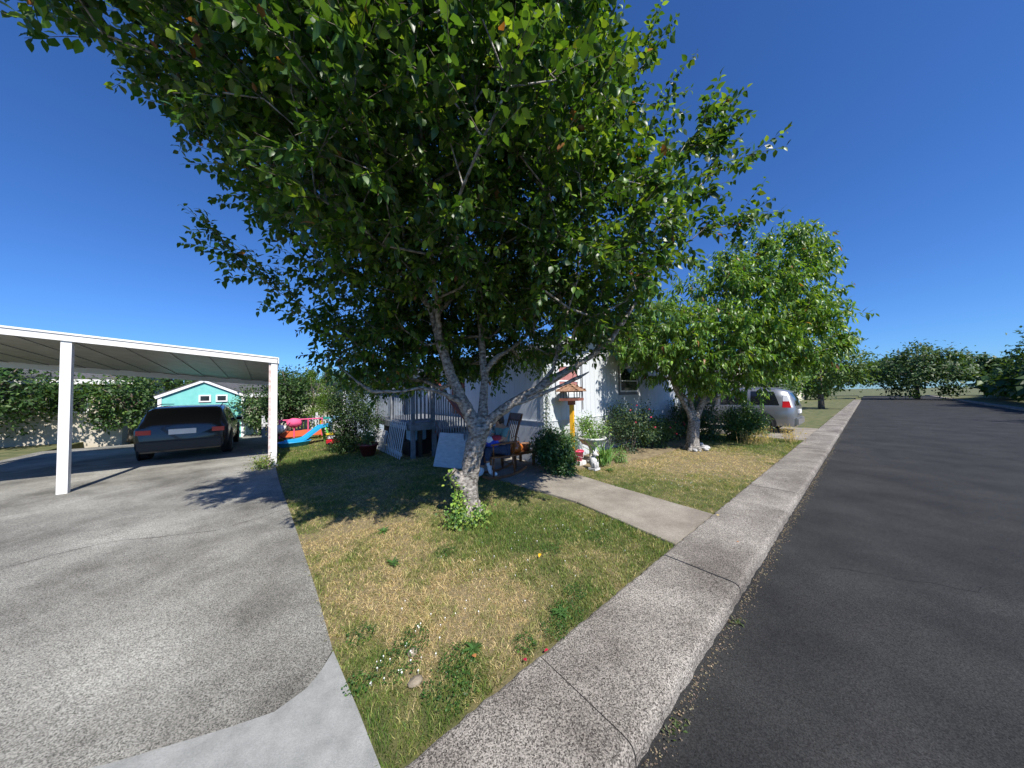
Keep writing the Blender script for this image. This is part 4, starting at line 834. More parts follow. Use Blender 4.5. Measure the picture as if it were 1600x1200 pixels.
# ------------------------------------------------------------------ vehicles
def car(name, label, u, v, rot, L, Wd, Hh, paint, van=True):
    """x across, y forward from the rear bumper; body lofted through cross-sections"""
    t = thing(name, label, 'van' if van else 'car', u, v, .0, rot); w2 = Wd / 2; bz = .26
    # y, half width low, half width belt, half width roof, z belt, z top
    if van: sec = [(0, .80, .86, .66, .95, 1.02), (.06, .93, .95, .72, 1.0, 1.30), (.22, .97, .99, .74, 1.02, 1.60), (.55, 1, 1, .77, 1.03, 1.70), (1.3, 1, 1, .79, 1.03, 1.74), (2.4, 1, 1, .80, 1.02, 1.74), (3.1, 1, 1, .78, 1.0, 1.68), (3.6, 1, .99, .72, .99, 1.40), (3.95, .99, .96, .80, .97, 1.10), (4.3, .97, .92, .80, .88, .96), (4.6, .90, .84, .74, .78, .82), (4.75, .74, .70, .6, .60, .64)]
    else: sec = [(0, .85, .88, .70, .95, 1.0), (.05, .94, .95, .74, .98, 1.15), (.30, .98, .98, .76, 1.0, 1.50), (.7, 1, 1, .78, 1.0, 1.58), (1.5, 1, 1, .79, 1.0, 1.62), (2.5, 1, 1, .78, 1.0, 1.60), (3.1, 1, .99, .74, .99, 1.34), (3.5, 1, .98, .86, 1.0, 1.06), (4.1, .98, .95, .85, .95, .99), (4.5, .92, .88, .8, .82, .87), (4.6, .82, .8, .7, .6, .66)]
    kz = Hh / max(s[5] for s in sec); ky = L / sec[-1][0]
    def ring(s):
        y, a, b, c, zb, zt = s; zb *= kz; zt *= kz; y *= ky
        pts = [(a * .93, bz), (a * .985, bz + .12), (a * 1.0, (bz + zb) * .5), (b * 1.0, zb - .06), (b * .965, zb), ((b * .96 + c) * .5 + .01, (zb + zt) * .5), (c, zt - .05), (c * .86, zt - .008), (0, zt)]
        pts = [(p * w2, y, z) for p, z in pts]; return pts + [(-x, yy, z) for x, yy, z in reversed(pts[:-1])]
    mb = MB(); R0 = [ring(s) for s in sec]; n = len(R0[0]); vv = [p for r_ in R0 for p in r_]
    ff = [(i * n + k, i * n + (k + 1) % n, (i + 1) * n + (k + 1) % n, (i + 1) * n + k) for i in range(len(sec) - 1) for k in range(n)]
    ff += [tuple(range(n)), tuple((len(sec) - 1) * n + k for k in reversed(range(n)))]
    bo = mb.add(vv, ff).build('body', paint, t, smooth=True)
    es = bo.modifiers.new('e', 'EDGE_SPLIT'); es.split_angle = math.radians(50)
    def interp(y):
        y /= ky
        for i in range(len(sec) - 1):
            if sec[i][0] <= y <= sec[i + 1][0]:
                f_ = (y - sec[i][0]) / (sec[i + 1][0] - sec[i][0]); return tuple(sec[i][k] * (1 - f_) + sec[i + 1][k] * f_ for k in range(6))
        return sec[-1]
    def surf(y, s_, sg, off=.006):                     # point on the glasshouse side, s_ 0 belt .. 1 roof
        _, a, b, c, zb, zt = interp(y); zb *= kz; zt *= kz
        x0, z0_, x1, z1 = b * .965 * w2, zb, c * w2, zt - .05
        xm, zm = ((b * .96 + c) * .5 + .01) * w2, (z0_ + zt) * .5
        x, z = (x0 + (xm - x0) * s_ * 2, z0_ + (zm - z0_) * s_ * 2) if s_ < .5 else (xm + (x1 - xm) * (s_ * 2 - 1), zm + (z1 - zm) * (s_ * 2 - 1))
        return (sg * (x + off), y, z + off * .3)
    ws = [(.42, .62, 1.22, .92), (1.34, 1.34, 2.22, 2.22), (2.34, 2.34, 3.02, 3.5)] if van else [(.45, .7, 1.2, 1.05), (1.3, 1.3, 2.1, 2.1), (2.2, 2.2, 2.75, 3.2)]
    ws = [(.40, .60, 1.24), (1.34, 1.34, 2.22), (2.32, 2.32, 3.05)]
    for sg in (-1, 1):
        for q, (yb, yt, y1) in enumerate(ws):
            m2 = MB(); g = []; N = 8
            y1b = y1 + (.38 if q == 2 else 0)
            for i in range(N + 1):
                for j in range(5):
                    s_ = .05 + .82 * j / 4; f_ = i / N; ya = (yb + (yt - yb) * s_) * ky; yz = (y1b + (y1 - y1b) * s_) * ky; g.append(surf(ya + (yz - ya) * f_, s_, sg))
            m2.add(g, [(i * 5 + j, (i + 1) * 5 + j, (i + 1) * 5 + j + 1, i * 5 + j + 1) for i in range(N) for j in range(4)]).build('window', M['glass'], t, smooth=True)
        if van:                                        # tall tail light wrapping the corner
            g = []
            for i in range(4):
                for j in range(5):
                    z = (.98 + .46 * j / 4) * kz; s_ = (z - 1.0 * kz) / (.62 * kz); yy = (.10 + .10 * j / 4) + .24 * i / 3 * (1 - j * .12)
                    _, a, b, c, zb, zt = interp(yy); xx = b * w2 * .985 + .004 if s_ < 0 else abs(surf(yy, min(max(s_, 0.02), .95), 1)[0]); g.append((sg * (xx + .004), yy, z))
            MB().add(g, [(i * 5 + j, (i + 1) * 5 + j, (i + 1) * 5 + j + 1, i * 5 + j + 1) for i in range(3) for j in range(0, 2)]).build('taillight', M['taillight'], t, smooth=True)
            MB().add(g, [(i * 5 + j, (i + 1) * 5 + j, (i + 1) * 5 + j + 1, i * 5 + j + 1) for i in range(3) for j in range(2, 4)]).build('lamp_lens', M['clearlens'], t, smooth=True)
        else: MB().box(sg * w2 * .62, sg * w2 * .90, -.012, .03, .80 * kz, .93 * kz).build('taillight', M['taillight'], t)
        for yw in (.90 * ky, (3.65 if van else 3.6) * ky):
            x = sg * (w2 - .10); wr = .335
            arch = MB().lathe([(.40, -.02), (.40, .02)], seg=28); o = arch.build('wheel_arch', M['plasticblack'], t); o.rotation_euler = (0, math.pi / 2, 0); o.location = (sg * (w2 - .005), yw, wr + .02)
            wh = tag(bpy.data.objects.new('wheel', None)); C.objects.link(wh); wh.parent = t; wh.location = (x, yw, wr); wh.rotation_euler = (0, sg * math.pi / 2, 0)
            MB().lathe([(.20, -.10), (.31, -.11), (wr, -.08), (wr, .09), (.315, .115), (.22, .122), (.215, .09)], seg=32).build('tyre', M['rubber'], wh, smooth=True)
            rm = MB().lathe([(.205, -.08), (.22, .118), (.205, .12), (.19, .07), (.06, .05)], seg=32)
            for k in range(5):
                a = k * 2 * math.pi / 5; rm.add([(math.cos(a + s2) * r2, math.sin(a + s2) * r2, z2) for r2, s2, z2 in ((.04, -.5, .10), (.20, -.20, .116), (.20, .20, .116), (.04, .5, .10))] + [(math.cos(a + s2) * r2, math.sin(a + s2) * r2, z2 - .03) for r2, s2, z2 in ((.04, -.5, .10), (.20, -.20, .116), (.20, .20, .116), (.04, .5, .10))], [(0, 1, 2, 3), (7, 6, 5, 4), (0, 4, 5, 1), (1, 5, 6, 2), (2, 6, 7, 3), (3, 7, 4, 0)])
            rm.lathe([(.05, .05), (.05, .112), (.02, .115)], seg=16); rm.build('rim', M['rim'], wh)
        MB().tube([surf(.5 * ky, 1, sg, .0)[:2] + (interp(.5 * ky)[5] * kz + .03,), (sg * .68 * w2 * 1.05, 1.5 * ky, Hh + .035), (sg * .66 * w2 * 1.05, 2.8 * ky, Hh + .02)], .014, 6).build('roof_rail', M['gtrim'], t)
        o = MB().ball((sg * (w2 + .06), 2.95 * ky, 1.02 * kz), (.09, .06, .07), 8, 6).build('mirror', paint, t, smooth=True)
    # rear window, bumper, plate
    zb, zt = 1.04 * kz, (1.52 if van else 1.42) * kz
    y_at = lambda z: (.06 + .16 * (z / kz - 1.30) / .30 if z / kz > 1.30 else .0 + .06 * (z / kz - 1.02) / .28) * 1.0
    g = []
    for i in range(7):
        for j in range(5):
            z = zb + (zt - zb) * j / 4; g.append(((-.80 + 1.6 * i / 6) * w2 * (.92 - .14 * j / 4), y_at(z) * ky - .02 + .03 * abs(i - 3) / 3, z))
    if van: MB().add(g, [(i * 5 + j, (i + 1) * 5 + j, (i + 1) * 5 + j + 1, i * 5 + j + 1) for i in range(6) for j in range(4)]).build('rear_window', M['glass'], t, smooth=True)
    else: MB().add([(-.66, .045, 1.03 * kz), (.66, .045, 1.03 * kz), (.60, .255, 1.42 * kz), (-.60, .255, 1.42 * kz)], [(0, 1, 2, 3)]).build('rear_window', M['glass'], t)
    MB().box(-w2 * .88, w2 * .88, -.06, .10, .30, .58).build('bumper', paint if van else M['plasticblack'], t, bevel=.04, smooth=False)
    MB().box(-.26, .26, -.045 if van else -.02, .01, .72, .86).build('plate', M['trim'], t)
    for sg in (-1, 1): MB().box(min(sg * w2 * .6, sg * w2 * .86), max(sg * w2 * .6, sg * w2 * .86), L - .35, L - .10, .58 * kz, .74 * kz).build('headlight', M['clearlens'], t, bevel=.02)
    return t
car('minivan', 'silver minivan parked nose in on the neighbouring driveway at the right', 15.42, 1.72, 0, 4.85, 1.82, 1.70, M['silver'], True)
car('dark_car', 'black car parked under the carport seen from behind', -1.85, 12.15, 0, 4.6, 1.84, 1.50, M['blackpaint'], False)

# ================================================================== BACK YARD
fn = thing('picket_fence', 'low white picket fence across the back yard behind the toys', 'fence', -.2, 16.3)
for i in range(44):
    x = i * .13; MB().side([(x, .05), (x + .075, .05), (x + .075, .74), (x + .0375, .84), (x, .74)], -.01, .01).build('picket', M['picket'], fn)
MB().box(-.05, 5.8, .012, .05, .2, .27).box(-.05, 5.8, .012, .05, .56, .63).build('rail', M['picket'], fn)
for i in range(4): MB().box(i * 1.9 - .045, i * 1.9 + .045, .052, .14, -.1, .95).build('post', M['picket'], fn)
sl_ = thing('play_slide', 'sky blue plastic slide with green ladder and blue splash tray on the back lawn', 'slide', .45, 12.7, 0, math.radians(14))
def trough(pts, wd, hh, mb):
    for i in range(len(pts) - 1):
        (x0, z0_), (x1, z1) = pts[i], pts[i + 1]
        for y0, y1, h0 in ((-wd / 2, wd / 2, .02), (-wd / 2 - .04, -wd / 2, hh), (wd / 2, wd / 2 + .04, hh)):
            mb.add([(x0, y0, z0_), (x1, y0, z1), (x1, y1, z1), (x0, y1, z0_), (x0, y0, z0_ + h0), (x1, y0, z1 + h0), (x1, y1, z1 + h0), (x0, y1, z0_ + h0)], [(0, 3, 2, 1), (4, 5, 6, 7), (0, 1, 5, 4), (1, 2, 6, 5), (2, 3, 7, 6), (3, 0, 4, 7)])
    return mb
trough([(0, .14), (.45, .16), (.60, .20), (1.15, .62), (1.25, .66), (1.75, .70)], .40, .10, MB()).build('chute', M['blueplastic'], sl_)
for y in (-.2, .2): MB().beam((1.35, y, .66), (1.50, y * 1.3, 0), .08, .06).beam((1.62, y, .68), (1.85, y * 1.3, 0), .08, .06).build('leg', M['greenplastic'], sl_)
for z in (.14, .30, .46, .6): MB().box(1.40 + (0.6 - z) * .1, 1.68 + (.6 - z) * .25, -.2, .2, z, z + .04).build('rung', M['darkgreen'], sl_)
sl_.scale = (.86, .86, .84)
MB().lathe([(.48, 0), (.56, .16), (.60, .16), (.60, .19), (.53, .19), (.46, .03), (0, .03)], c=(.25, -.05, 0), seg=28, sy=.7).build('splash_tray', M['blueplastic'], sl_, smooth=True)
pt = thing('play_table', 'small play table with sea green top and yellow legs beside the picket fence', 'play table', 2.05, 14.6)
MB().box(-.45, .45, -.3, .3, .74, .82).build('table_top', M['greentop'], pt, bevel=.02)
for x in (-.38, .38):
    for y in (-.22, .22): MB().tube([(x, y, 0), (x, y, .74)], .045, 8).build('leg', M['yellowplastic'], pt, smooth=True)
ty = thing('ride_on_toy', 'red ride on toy with yellow top beside the low shrub', 'toy', 1.72, 12.0)
MB().box(-.20, .20, -.15, .15, .03, .20).build('body', M['redplastic'], ty, bevel=.04); MB().box(-.16, .16, -.14, .14, .20, .34).build('cab', M['whitecloth'], ty, bevel=.03); MB().box(-.2, .2, -.16, .16, .34, .40).build('roof', M['yellowplastic'], ty, bevel=.02)
for x in (-.13, .13):
    for y in (-.16, .16): o = MB().lathe([(.05, -.02), (.05, .02)], seg=14).build('wheel', M['plasticblack'], ty); o.rotation_euler = (math.pi / 2, 0, 0); o.location = (x, y, .05)
wg = thing('play_pen', 'orange red toy bench with pink rails behind the blue slide', 'toy bench', 1.05, 14.5)
MB().box(-.75, .65, -.2, .2, .12, .36).build('bench_box', M['orangeplastic'], wg, bevel=.02)
for x in (-.75, -.3, .15, .62): MB().tube([(x, -.2, .1), (x, -.2, .80)], .025, 8).build('post', M['hotpink'], wg)
MB().tube([(-.8, -.2, .80), (.65, -.2, .80)], .025, 8).build('rail', M['hotpink'], wg)
sr = thing('doll_stroller', 'white hooded doll stroller with black wheels on the back lawn', 'stroller', .30, 14.2)
MB().ball((0, 0, .48), (.22, .17, .17), 12, 8).build('hood', M['whitecloth'], sr, smooth=True)
MB().tube([(-.2, -.12, .05), (.15, -.12, .45), (.32, -.12, .72)], .014, 6).tube([(.2, -.12, .05), (-.15, -.12, .4)], .014, 6).tube([(-.2, .12, .05), (.15, .12, .45), (.32, .12, .72)], .014, 6).tube([(.2, .12, .05), (-.15, .12, .4)], .014, 6).build('frame', M['plasticblack'], sr)
for x in (-.2, .2):
    for y in (-.13, .13): o = MB().lathe([(.07, -.012), (.07, .012)], seg=14).build('wheel', M['plasticblack'], sr); o.rotation_euler = (math.pi / 2, 0, 0); o.location = (x, y, .07)
sr2 = thing('pink_blanket', 'pink blanket thrown over the rail of the toy bench', 'blanket', .75, 14.3, .0)
MB().ball((0, 0, .68), (.26, .12, .18), 12, 8, jit=.13).build('blanket', M['hotpink'], sr2, smooth=True)
ph = thing('playhouse', 'little white playhouse with pale blue roof between the shrub and the grey shed', 'playhouse', 2.05, 12.5)
MB().side([(-.3, 0), (.3, 0), (.3, .80), (0, 1.0), (-.3, .80)], -.3, .3).build('wall', M['whitecloth'], ph)
for s in (-1, 1): MB().beam((s * .38, 0, .78), (0, 0, 1.04), .74, .04, up=(0, 0, 1)).build('roof', M['paleblue'], ph)
MB().box(-.12, .12, -.315, -.302, .05, .55).build('door', M['rustwhite'], ph)
gs = thing('garden_shed', 'blue grey garden shed with dark sloping roof beyond the deck', 'shed', 2.35, 13.6)
MB().side([(0, -.1), (2.4, -.1), (2.4, 1.8), (0, 2.15)], 0, 2.0).build('wall', M['bluegrey'], gs)
MB().add([(-.2, -.25, 2.18), (2.6, -.25, 1.78), (2.6, 2.2, 1.78), (-.2, 2.2, 2.18), (-.2, -.25, 2.27), (2.6, -.25, 1.87), (2.6, 2.2, 1.87), (-.2, 2.2, 2.27)], [(0, 3, 2, 1), (4, 5, 6, 7), (0, 1, 5, 4), (1, 2, 6, 5), (2, 3, 7, 6), (3, 0, 4, 7)]).build('roof', M['roofing'], gs)
MB().box(-.05, .05, -.03, -.002, -.1, 2.1).build('corner_trim', M['trim'], gs)

def house(name, label, u, v, wdt, dep, eave, ridge, wallm, rot=0, wn=3, ridge_along_x=True):
    t = thing(name, label, 'house', u, v, 0, rot)
    if ridge_along_x:
        mb = MB().box(0, wdt, 0, dep, -.3, eave); mb.add([(0, 0, eave), (0, dep, eave), (0, dep / 2, ridge), (wdt, 0, eave), (wdt, dep, eave), (wdt, dep / 2, ridge)], [(0, 2, 1), (3, 4, 5), (0, 3, 5, 2), (1, 2, 5, 4), (0, 1, 4, 3)]); mb.build('wall', wallm, t)
        for s, y in ((1, -.4), (-1, dep + .4)):
            ze = eave - .4 * (ridge - eave) / (dep / 2)
            MB().add([(-.4, y, ze + .02), (wdt + .4, y, ze + .02), (wdt + .4, dep / 2, ridge + .02), (-.4, dep / 2, ridge + .02), (-.4, y, ze + .12), (wdt + .4, y, ze + .12), (wdt + .4, dep / 2, ridge + .12), (-.4, dep / 2, ridge + .12)], [(0, 3, 2, 1), (4, 5, 6, 7), (0, 1, 5, 4), (1, 2, 6, 5), (2, 3, 7, 6), (3, 0, 4, 7)]).build('roof', M['roofing'], t)
        MB().box(-.4, wdt + .4, -.44, -.402, eave - .22, eave - .02).build('fascia', M['trim'], t)
    else:
        MB().side([(0, -.3), (wdt, -.3), (wdt, eave), (wdt / 2, ridge), (0, eave)], 0, dep).build('wall', wallm, t)
        for a, b in (((-.35, eave - .15), (wdt / 2, ridge + .03)), ((wdt / 2, ridge + .03), (wdt + .35, eave - .15))):
            MB().add([(a[0], -.35, a[1]), (b[0], -.35, b[1]), (b[0], dep + .3, b[1]), (a[0], dep + .3, a[1]), (a[0], -.35, a[1] + .1), (b[0], -.35, b[1] + .1), (b[0], dep + .3, b[1] + .1), (a[0], dep + .3, a[1] + .1)], [(0, 3, 2, 1), (4, 5, 6, 7), (0, 1, 5, 4), (1, 2, 6, 5), (2, 3, 7, 6), (3, 0, 4, 7)]).build('roof', M['roofing'], t)
            MB().beam((a[0], -.37, a[1] + .03), (b[0], -.37, b[1] + .03), .03, .17).build('fascia', M['trim'], t)
    for yy in ([0] if True else []):
        for i in range(wn):
            x = wdt * (i + .5) / wn - .5
            f = MB().box(x, x + 1.0, -.05, -.002, 1.2, 1.26).box(x, x + 1.0, -.05, -.002, 2.14, 2.2).box(x, x + .06, -.05, -.002, 1.26, 2.14).box(x + .94, x + 1.0, -.05, -.002, 1.26, 2.14).build('window', M['trim'], t)
            MB().box(x + .06, x + .94, -.03, -.004, 1.26, 2.14).build('pane', M['glass'], f)
    return t
house('cream_building', 'low cream building behind the picket fence and the leafy tree', -2.0, 21.5, 5.2, 4, 1.95, 2.5, M['cream'], wn=0)
house('neighbour_house', 'beige manufactured home behind the trees at the far left', -16, 21, 11, 7, 2.6, 3.6, M['beige'], wn=4)
house('neighbour_house', 'cream manufactured home beyond the silver minivan', 19.2, 4.8, 7.4, 14, 2.7, 3.7, M['cream'], wn=3, ridge_along_x=False)
house('opposite_house', 'beige manufactured home across the street at the right', 58, -22, 8, 10, 2.7, 3.8, M['beige'], rot=math.pi / 2, wn=3)

# ================================================================== TREES
def X3(x, y, z): return (x, y, z)
# --- the big plum tree: hand placed trunk and limbs, fused into one surface
TY = 4.12
limbs = [
    ([(-.61, TY, -.05), (-.615, TY, .20), (-.62, TY, .45), (-.585, TY, .72), (-.53, TY, .95), (-.47, TY, 1.12), (-.45, TY, 1.22)], [.150, .125, .120, .135, .135, .140, .135]),
    ([(-.50, TY, 1.15), (-.60, TY, 1.36), (-.71, TY - .02, 1.60), (-.80, TY - .03, 1.82), (-.89, TY - .05, 2.07), (-.98, TY - .07, 2.38), (-1.04, TY - .08, 2.62), (-1.08, TY - .1, 2.80)], [.115, .092, .078, .074, .066, .060, .056, .052]),
    ([(-1.06, TY - .1, 2.78), (-1.18, TY - .15, 2.96), (-1.29, TY - .2, 3.13), (-1.6, TY - .3, 3.41), (-1.92, TY - .4, 3.62), (-2.4, TY - .6, 3.95)], [.046, .040, .036, .032, .028, .022]),
    ([(-1.24, TY - .18, 3.04), (-1.42, TY - .3, 3.54), (-1.55, TY - .5, 4.0), (-1.6, TY - .8, 4.6)], [.034, .028, .022, .016]),
    ([(-1.07, TY - .1, 2.78), (-.97, TY - .1, 2.98), (-.88, TY - .1, 3.35), (-.82, TY - .15, 3.9), (-.85, TY - .2, 4.6), (-.9, TY - .2, 5.3)], [.048, .040, .036, .03, .024, .016]),
    ([(-1.04, TY - .08, 2.75), (-.82, TY + .02, 3.05), (-.56, TY + .1, 3.25), (-.20, TY + .2, 3.43), (.2, TY + .3, 3.8)], [.036, .030, .026, .022, .016]),
    ([(-.66, TY - .02, 1.50), (-.76, TY - .10, 1.58), (-.99, TY - .2, 1.70), (-1.18, TY - .25, 1.755), (-1.43, TY - .3, 1.71), (-1.79, TY - .35, 1.71), (-1.93, TY - .4, 1.82), (-2.2, TY - .4, 2.05)], [.045, .036, .030, .026, .024, .021, .018, .012]),
    ([(-.45, TY, 1.18), (-.42, TY + .06, 1.40), (-.41, TY + .10, 1.62), (-.395, TY + .14, 1.88), (-.42, TY + .2, 2.15), (-.44, TY + .25, 2.52), (-.5, TY + .3, 3.1), (-.4, TY + .3, 3.9), (-.3, TY + .2, 4.8)], [.085, .070, .066, .060, .052, .046, .038, .03, .02]),
    ([(-.40, TY + .14, 1.95), (-.30, TY + .16, 2.10), (-.20, TY + .18, 2.20), (.01, TY + .25, 2.33), (.3, TY + .4, 2.6), (.55, TY + .6, 3.0)], [.042, .034, .030, .027, .022, .016]),
    ([(-.44, TY, 1.12), (-.33, TY, 1.26), (-.21, TY - .02, 1.37), (-.01, TY - .05, 1.52), (.18, TY - .1, 1.63), (.36, TY - .1, 1.72), (.72, TY - .15, 1.93), (1.04, TY - .2, 2.11), (1.3, TY - .3, 2.32), (1.6, TY - .4, 2.8), (1.9, TY - .5, 3.4)], [.105, .085, .074, .064, .058, .052, .046, .040, .034, .026, .018]),
    ([(.0, TY - .05, 1.50), (.17, TY - .16, 1.545), (.45, TY - .24, 1.66), (.9, TY - .32, 1.86), (1.0, TY - .34, 1.92)], [.036, .030, .026, .022, .012]),
    ([(.34, TY - .1, 1.71), (.44, TY - .1, 1.82), (.56, TY - .12, 1.98), (.63, TY - .12, 2.20), (.75, TY - .2, 2.7), (.9, TY - .3, 3.3)], [.032, .028, .025, .022, .018, .014]),
    ([(-.98, TY - .07, 2.38), (-.95, TY - .35, 2.8), (-.9, TY - .8, 3.3), (-.8, TY - 1.3, 3.7), (-.7, TY - 1.9, 4.0)], [.036, .032, .028, .022, .016]),
]
lobes = [((-.9, 3.6, 4.62), (2.1, 1.7, 1.82), 2100, .15), ((-.7, 2.45, 3.95), (1.6, .95, .95), 420, .2), ((.72, 3.45, 3.45), (1.15, 1.0, 1.05), 380, .3),
         ((-2.3, 3.2, 4.75), (1.15, 1.15, 1.05), 360, .2), ((-1.7, 4.5, 2.65), (1.05, .85, .85), 360, .1), ((-.7, 5.1, 3.2), (1.8, 1.0, 1.25), 600, .1),
         ((.85, 4.15, 2.80), (.85, .65, .62), 150, .2), ((-.5, 3.3, 5.6), (1.5, 1.4, 1.0), 350, .2), ((-1.5, 5.2, 2.55), (1.3, .8, .72), 260, .1), ((-.6, 5.0, 2.45), (1.1, .6, .5), 160, .1), ((-1.9, 2.6, 4.9), (1.3, .9, .9), 250, .2), ((-.8, 1.9, 5.2), (1.6, .85, .85), 420, .1), ((-2.4, 2.2, 5.0), (1.2, .85, .85), 260, .1)]  # last two lobes: foliage added above the view to shade the crown's front left
tips = [(1.3, 3.45, 4.0), (1.7, 3.4, 4.25), (2.1, 3.38, 4.55), (1.5, 3.4, 4.6), (1.9, 3.4, 3.8), (1.1, 3.3, 4.7), (1.3, 3.3, 5.2), (.8, 3.2, 5.2), (2.45, 3.35, 4.45), (2.3, 3.35, 4.8), (2.70, 3.35, 4.30), (2.35, 3.35, 4.15), (2.50, 3.35, 4.85), (2.25, 3.4, 4.55), (2.0, 3.4, 4.4), (1.62, 3.3, 5.45), (1.40, 3.3, 5.0), (1.2, 3.2, 5.3), (1.75, 3.35, 5.0), (2.62, 3.35, 3.55), (2.3, 3.4, 3.55), (2.0, 3.5, 3.3), (2.1, 3.3, 3.9), (1.0, 3.3, 5.9), (.9, 3.1, 5.5), (1.7, 3.8, 3.0), (1.45, 4.0, 2.6), (1.2, 4.1, 2.3), (.9, 4.1, 2.15), (.5, 4.1, 2.2), (.2, 4.0, 2.35),
        (-3.3, 3.55, 3.35), (-3.1, 3.6, 3.15), (-2.95, 3.7, 3.0), (-3.5, 3.5, 3.6), (-2.7, 3.8, 2.85), (-2.45, 3.8, 3.15), (-2.6, 3.9, 2.6), (-2.45, 4.1, 2.3), (-2.2, 4.2, 2.0), (-1.95, 4.3, 1.85), (-1.6, 4.4, 2.0), (-1.9, 4.5, 2.2), (-1.3, 4.6, 2.1), (-2.3, 4.3, 2.5)]
BIG, nleaf = make_tree('plum_tree', 'large leafy plum tree with a silvery forked trunk in the middle of the lawn', 'tree', (-.61, TY, 0), limbs, lobes, tips,
    ((.036, .088, .014), (.15, .25, .03)), 4, .42, .023, .090, 'bark', None, .245, .56, parts=300, droop=.55, up=.25, young=.24)
print('plum leaves', nleaf)
# trunk surface
tm = MB()
for pts, rad in limbs: tm.tube(pts, rad, 12)
tm.tube([(-.66, TY - .03, .38), (-.76, TY - .06, .50), (-.84, TY - .07, .585)], [.10, .098, .088], 14)      # the sawn off stump of a limb
for a in range(6):
    t_a = a * 1.05 + .3; tm.tube([(-.61 + .08 * math.cos(t_a), TY + .08 * math.sin(t_a), .16), (-.61 + .20 * math.cos(t_a), TY + .20 * math.sin(t_a), -.05)], [.06, .045], 8)
me = bpy.data.meshes.new('tmp'); me.from_pydata(tm.v, [], tm.f); tmp = link('tmp', me)
r_ = tmp.modifiers.new('r', 'REMESH'); r_.mode = 'VOXEL'; r_.voxel_size = .011
s_ = tmp.modifiers.new('s', 'SMOOTH'); s_.iterations = 6; s_.factor = .5
bpy.context.view_layer.update(); dg = bpy.context.evaluated_depsgraph_get(); me2 = bpy.data.meshes.new_from_object(tmp.evaluated_get(dg)); bpy.data.objects.remove(tmp)
co = np.zeros(len(me2.vertices) * 3, np.float32); me2.vertices.foreach_get('co', co); co = co.reshape(-1, 3); nn = np.zeros(len(me2.vertices) * 3, np.float32); me2.vertices.foreach_get('normal', nn); nn = nn.reshape(-1, 3)
bumps = (fbm(co[:, 0] * 14 + co[:, 1] * 9, co[:, 2] * 20, 3) - .5) * .018 + (fbm(co[:, 0] * 5 + 7, co[:, 2] * 5 + co[:, 1] * 4, 2) - .5) * .03
co = co + nn * bumps[:, None] - np.array([-.61, TY, 0]); me2.vertices.foreach_set('co', co.astype(np.float32).ravel())
me2.materials.clear(); me2.materials.append(M['bark']); me2.polygons.foreach_set('use_smooth', [True] * len(me2.polygons)); me2.update()
trk = link('trunk', me2, BIG)
ct = MB().tube([(-.845 + .61, -.072, .592), (-.862 + .61, -.074, .612)], [.074, .070], 14).build('cut_face', M['cutwood'], BIG)
# suckers round the foot of the tree
def sprout(u0, name, label, pts, n, size, base, young, spread):
    t = bpy.data.objects.new(name, None); C.objects.link(t); t.location = u0; tag(t, label, 'shoots'); mb = MB(); LP = []; LD = []; LU = []
    for p in pts: mb.tube(p, [.005] * (len(p) - 1) + [.002], 4, cap=False)
    for _ in range(n):
        p = pts[rng.integers(0, len(pts))]; k = rng.integers(0, len(p) - 1); f_ = rng.random(); q = np.array(p[k]) * (1 - f_) + np.array(p[k + 1]) * f_
        LP.append(q + rng.normal(0, spread, 3)); LD.append(rng.normal(0, 1, 3) + [0, -.3, -.1]); LU.append(np.array([0, -.5, 1.]) + rng.normal(0, .35, 3))
    mb.build('stems', M['twig'], t)['kind'] = 'stuff'; link('foliage', leaves_mesh('foliage', np.array(LP), np.array(LD), np.array(LU), size * rng.uniform(.6, 1.2, n), leaf_cols(n, base, young, .5), M['leaf2'], width=.75, curl=.15), t)['kind'] = 'stuff'
sprout((-.70, 3.93, 0), 'tree_suckers', 'yellow green shoots climbing the left side of the plum trunk', [[(.0, 0, 0), (-.02, .0, .2), (-.07, .02, .42), (-.15, .03, .62)], [(.02, .02, 0), (.02, .03, .2), (-.02, .04, .45)], [(-.05, 0, 0), (-.06, .02, .18), (-.09, .03, .36)]], 330, .044, (.11, .21, .035), (.26, .36, .06), .035)
sprout((-.60, 3.86, 0), 'tree_suckers', 'low dark and yellow leaves ringing the foot of the plum trunk', [[(-.14, .0, 0), (-.17, -.03, .14)], [(-.20, -.08, 0), (-.26, -.12, .2)], [(.0, -.1, 0), (-.02, -.2, .12)], [(.12, -.1, 0), (.2, -.16, .12)], [(-.12, -.12, 0), (-.14, -.2, .16)], [(-.06, -.05, 0), (-.05, -.10, .12)], [(.05, -.03, 0), (.09, -.06, .10)], [(.14, .05, 0), (.19, .03, .13)], [(-.12, .08, 0), (-.18, .06, .2)], [(.18, .12, 0), (.22, .10, .16)]], 620, .042, (.07, .15, .03), (.24, .33, .06), .06)

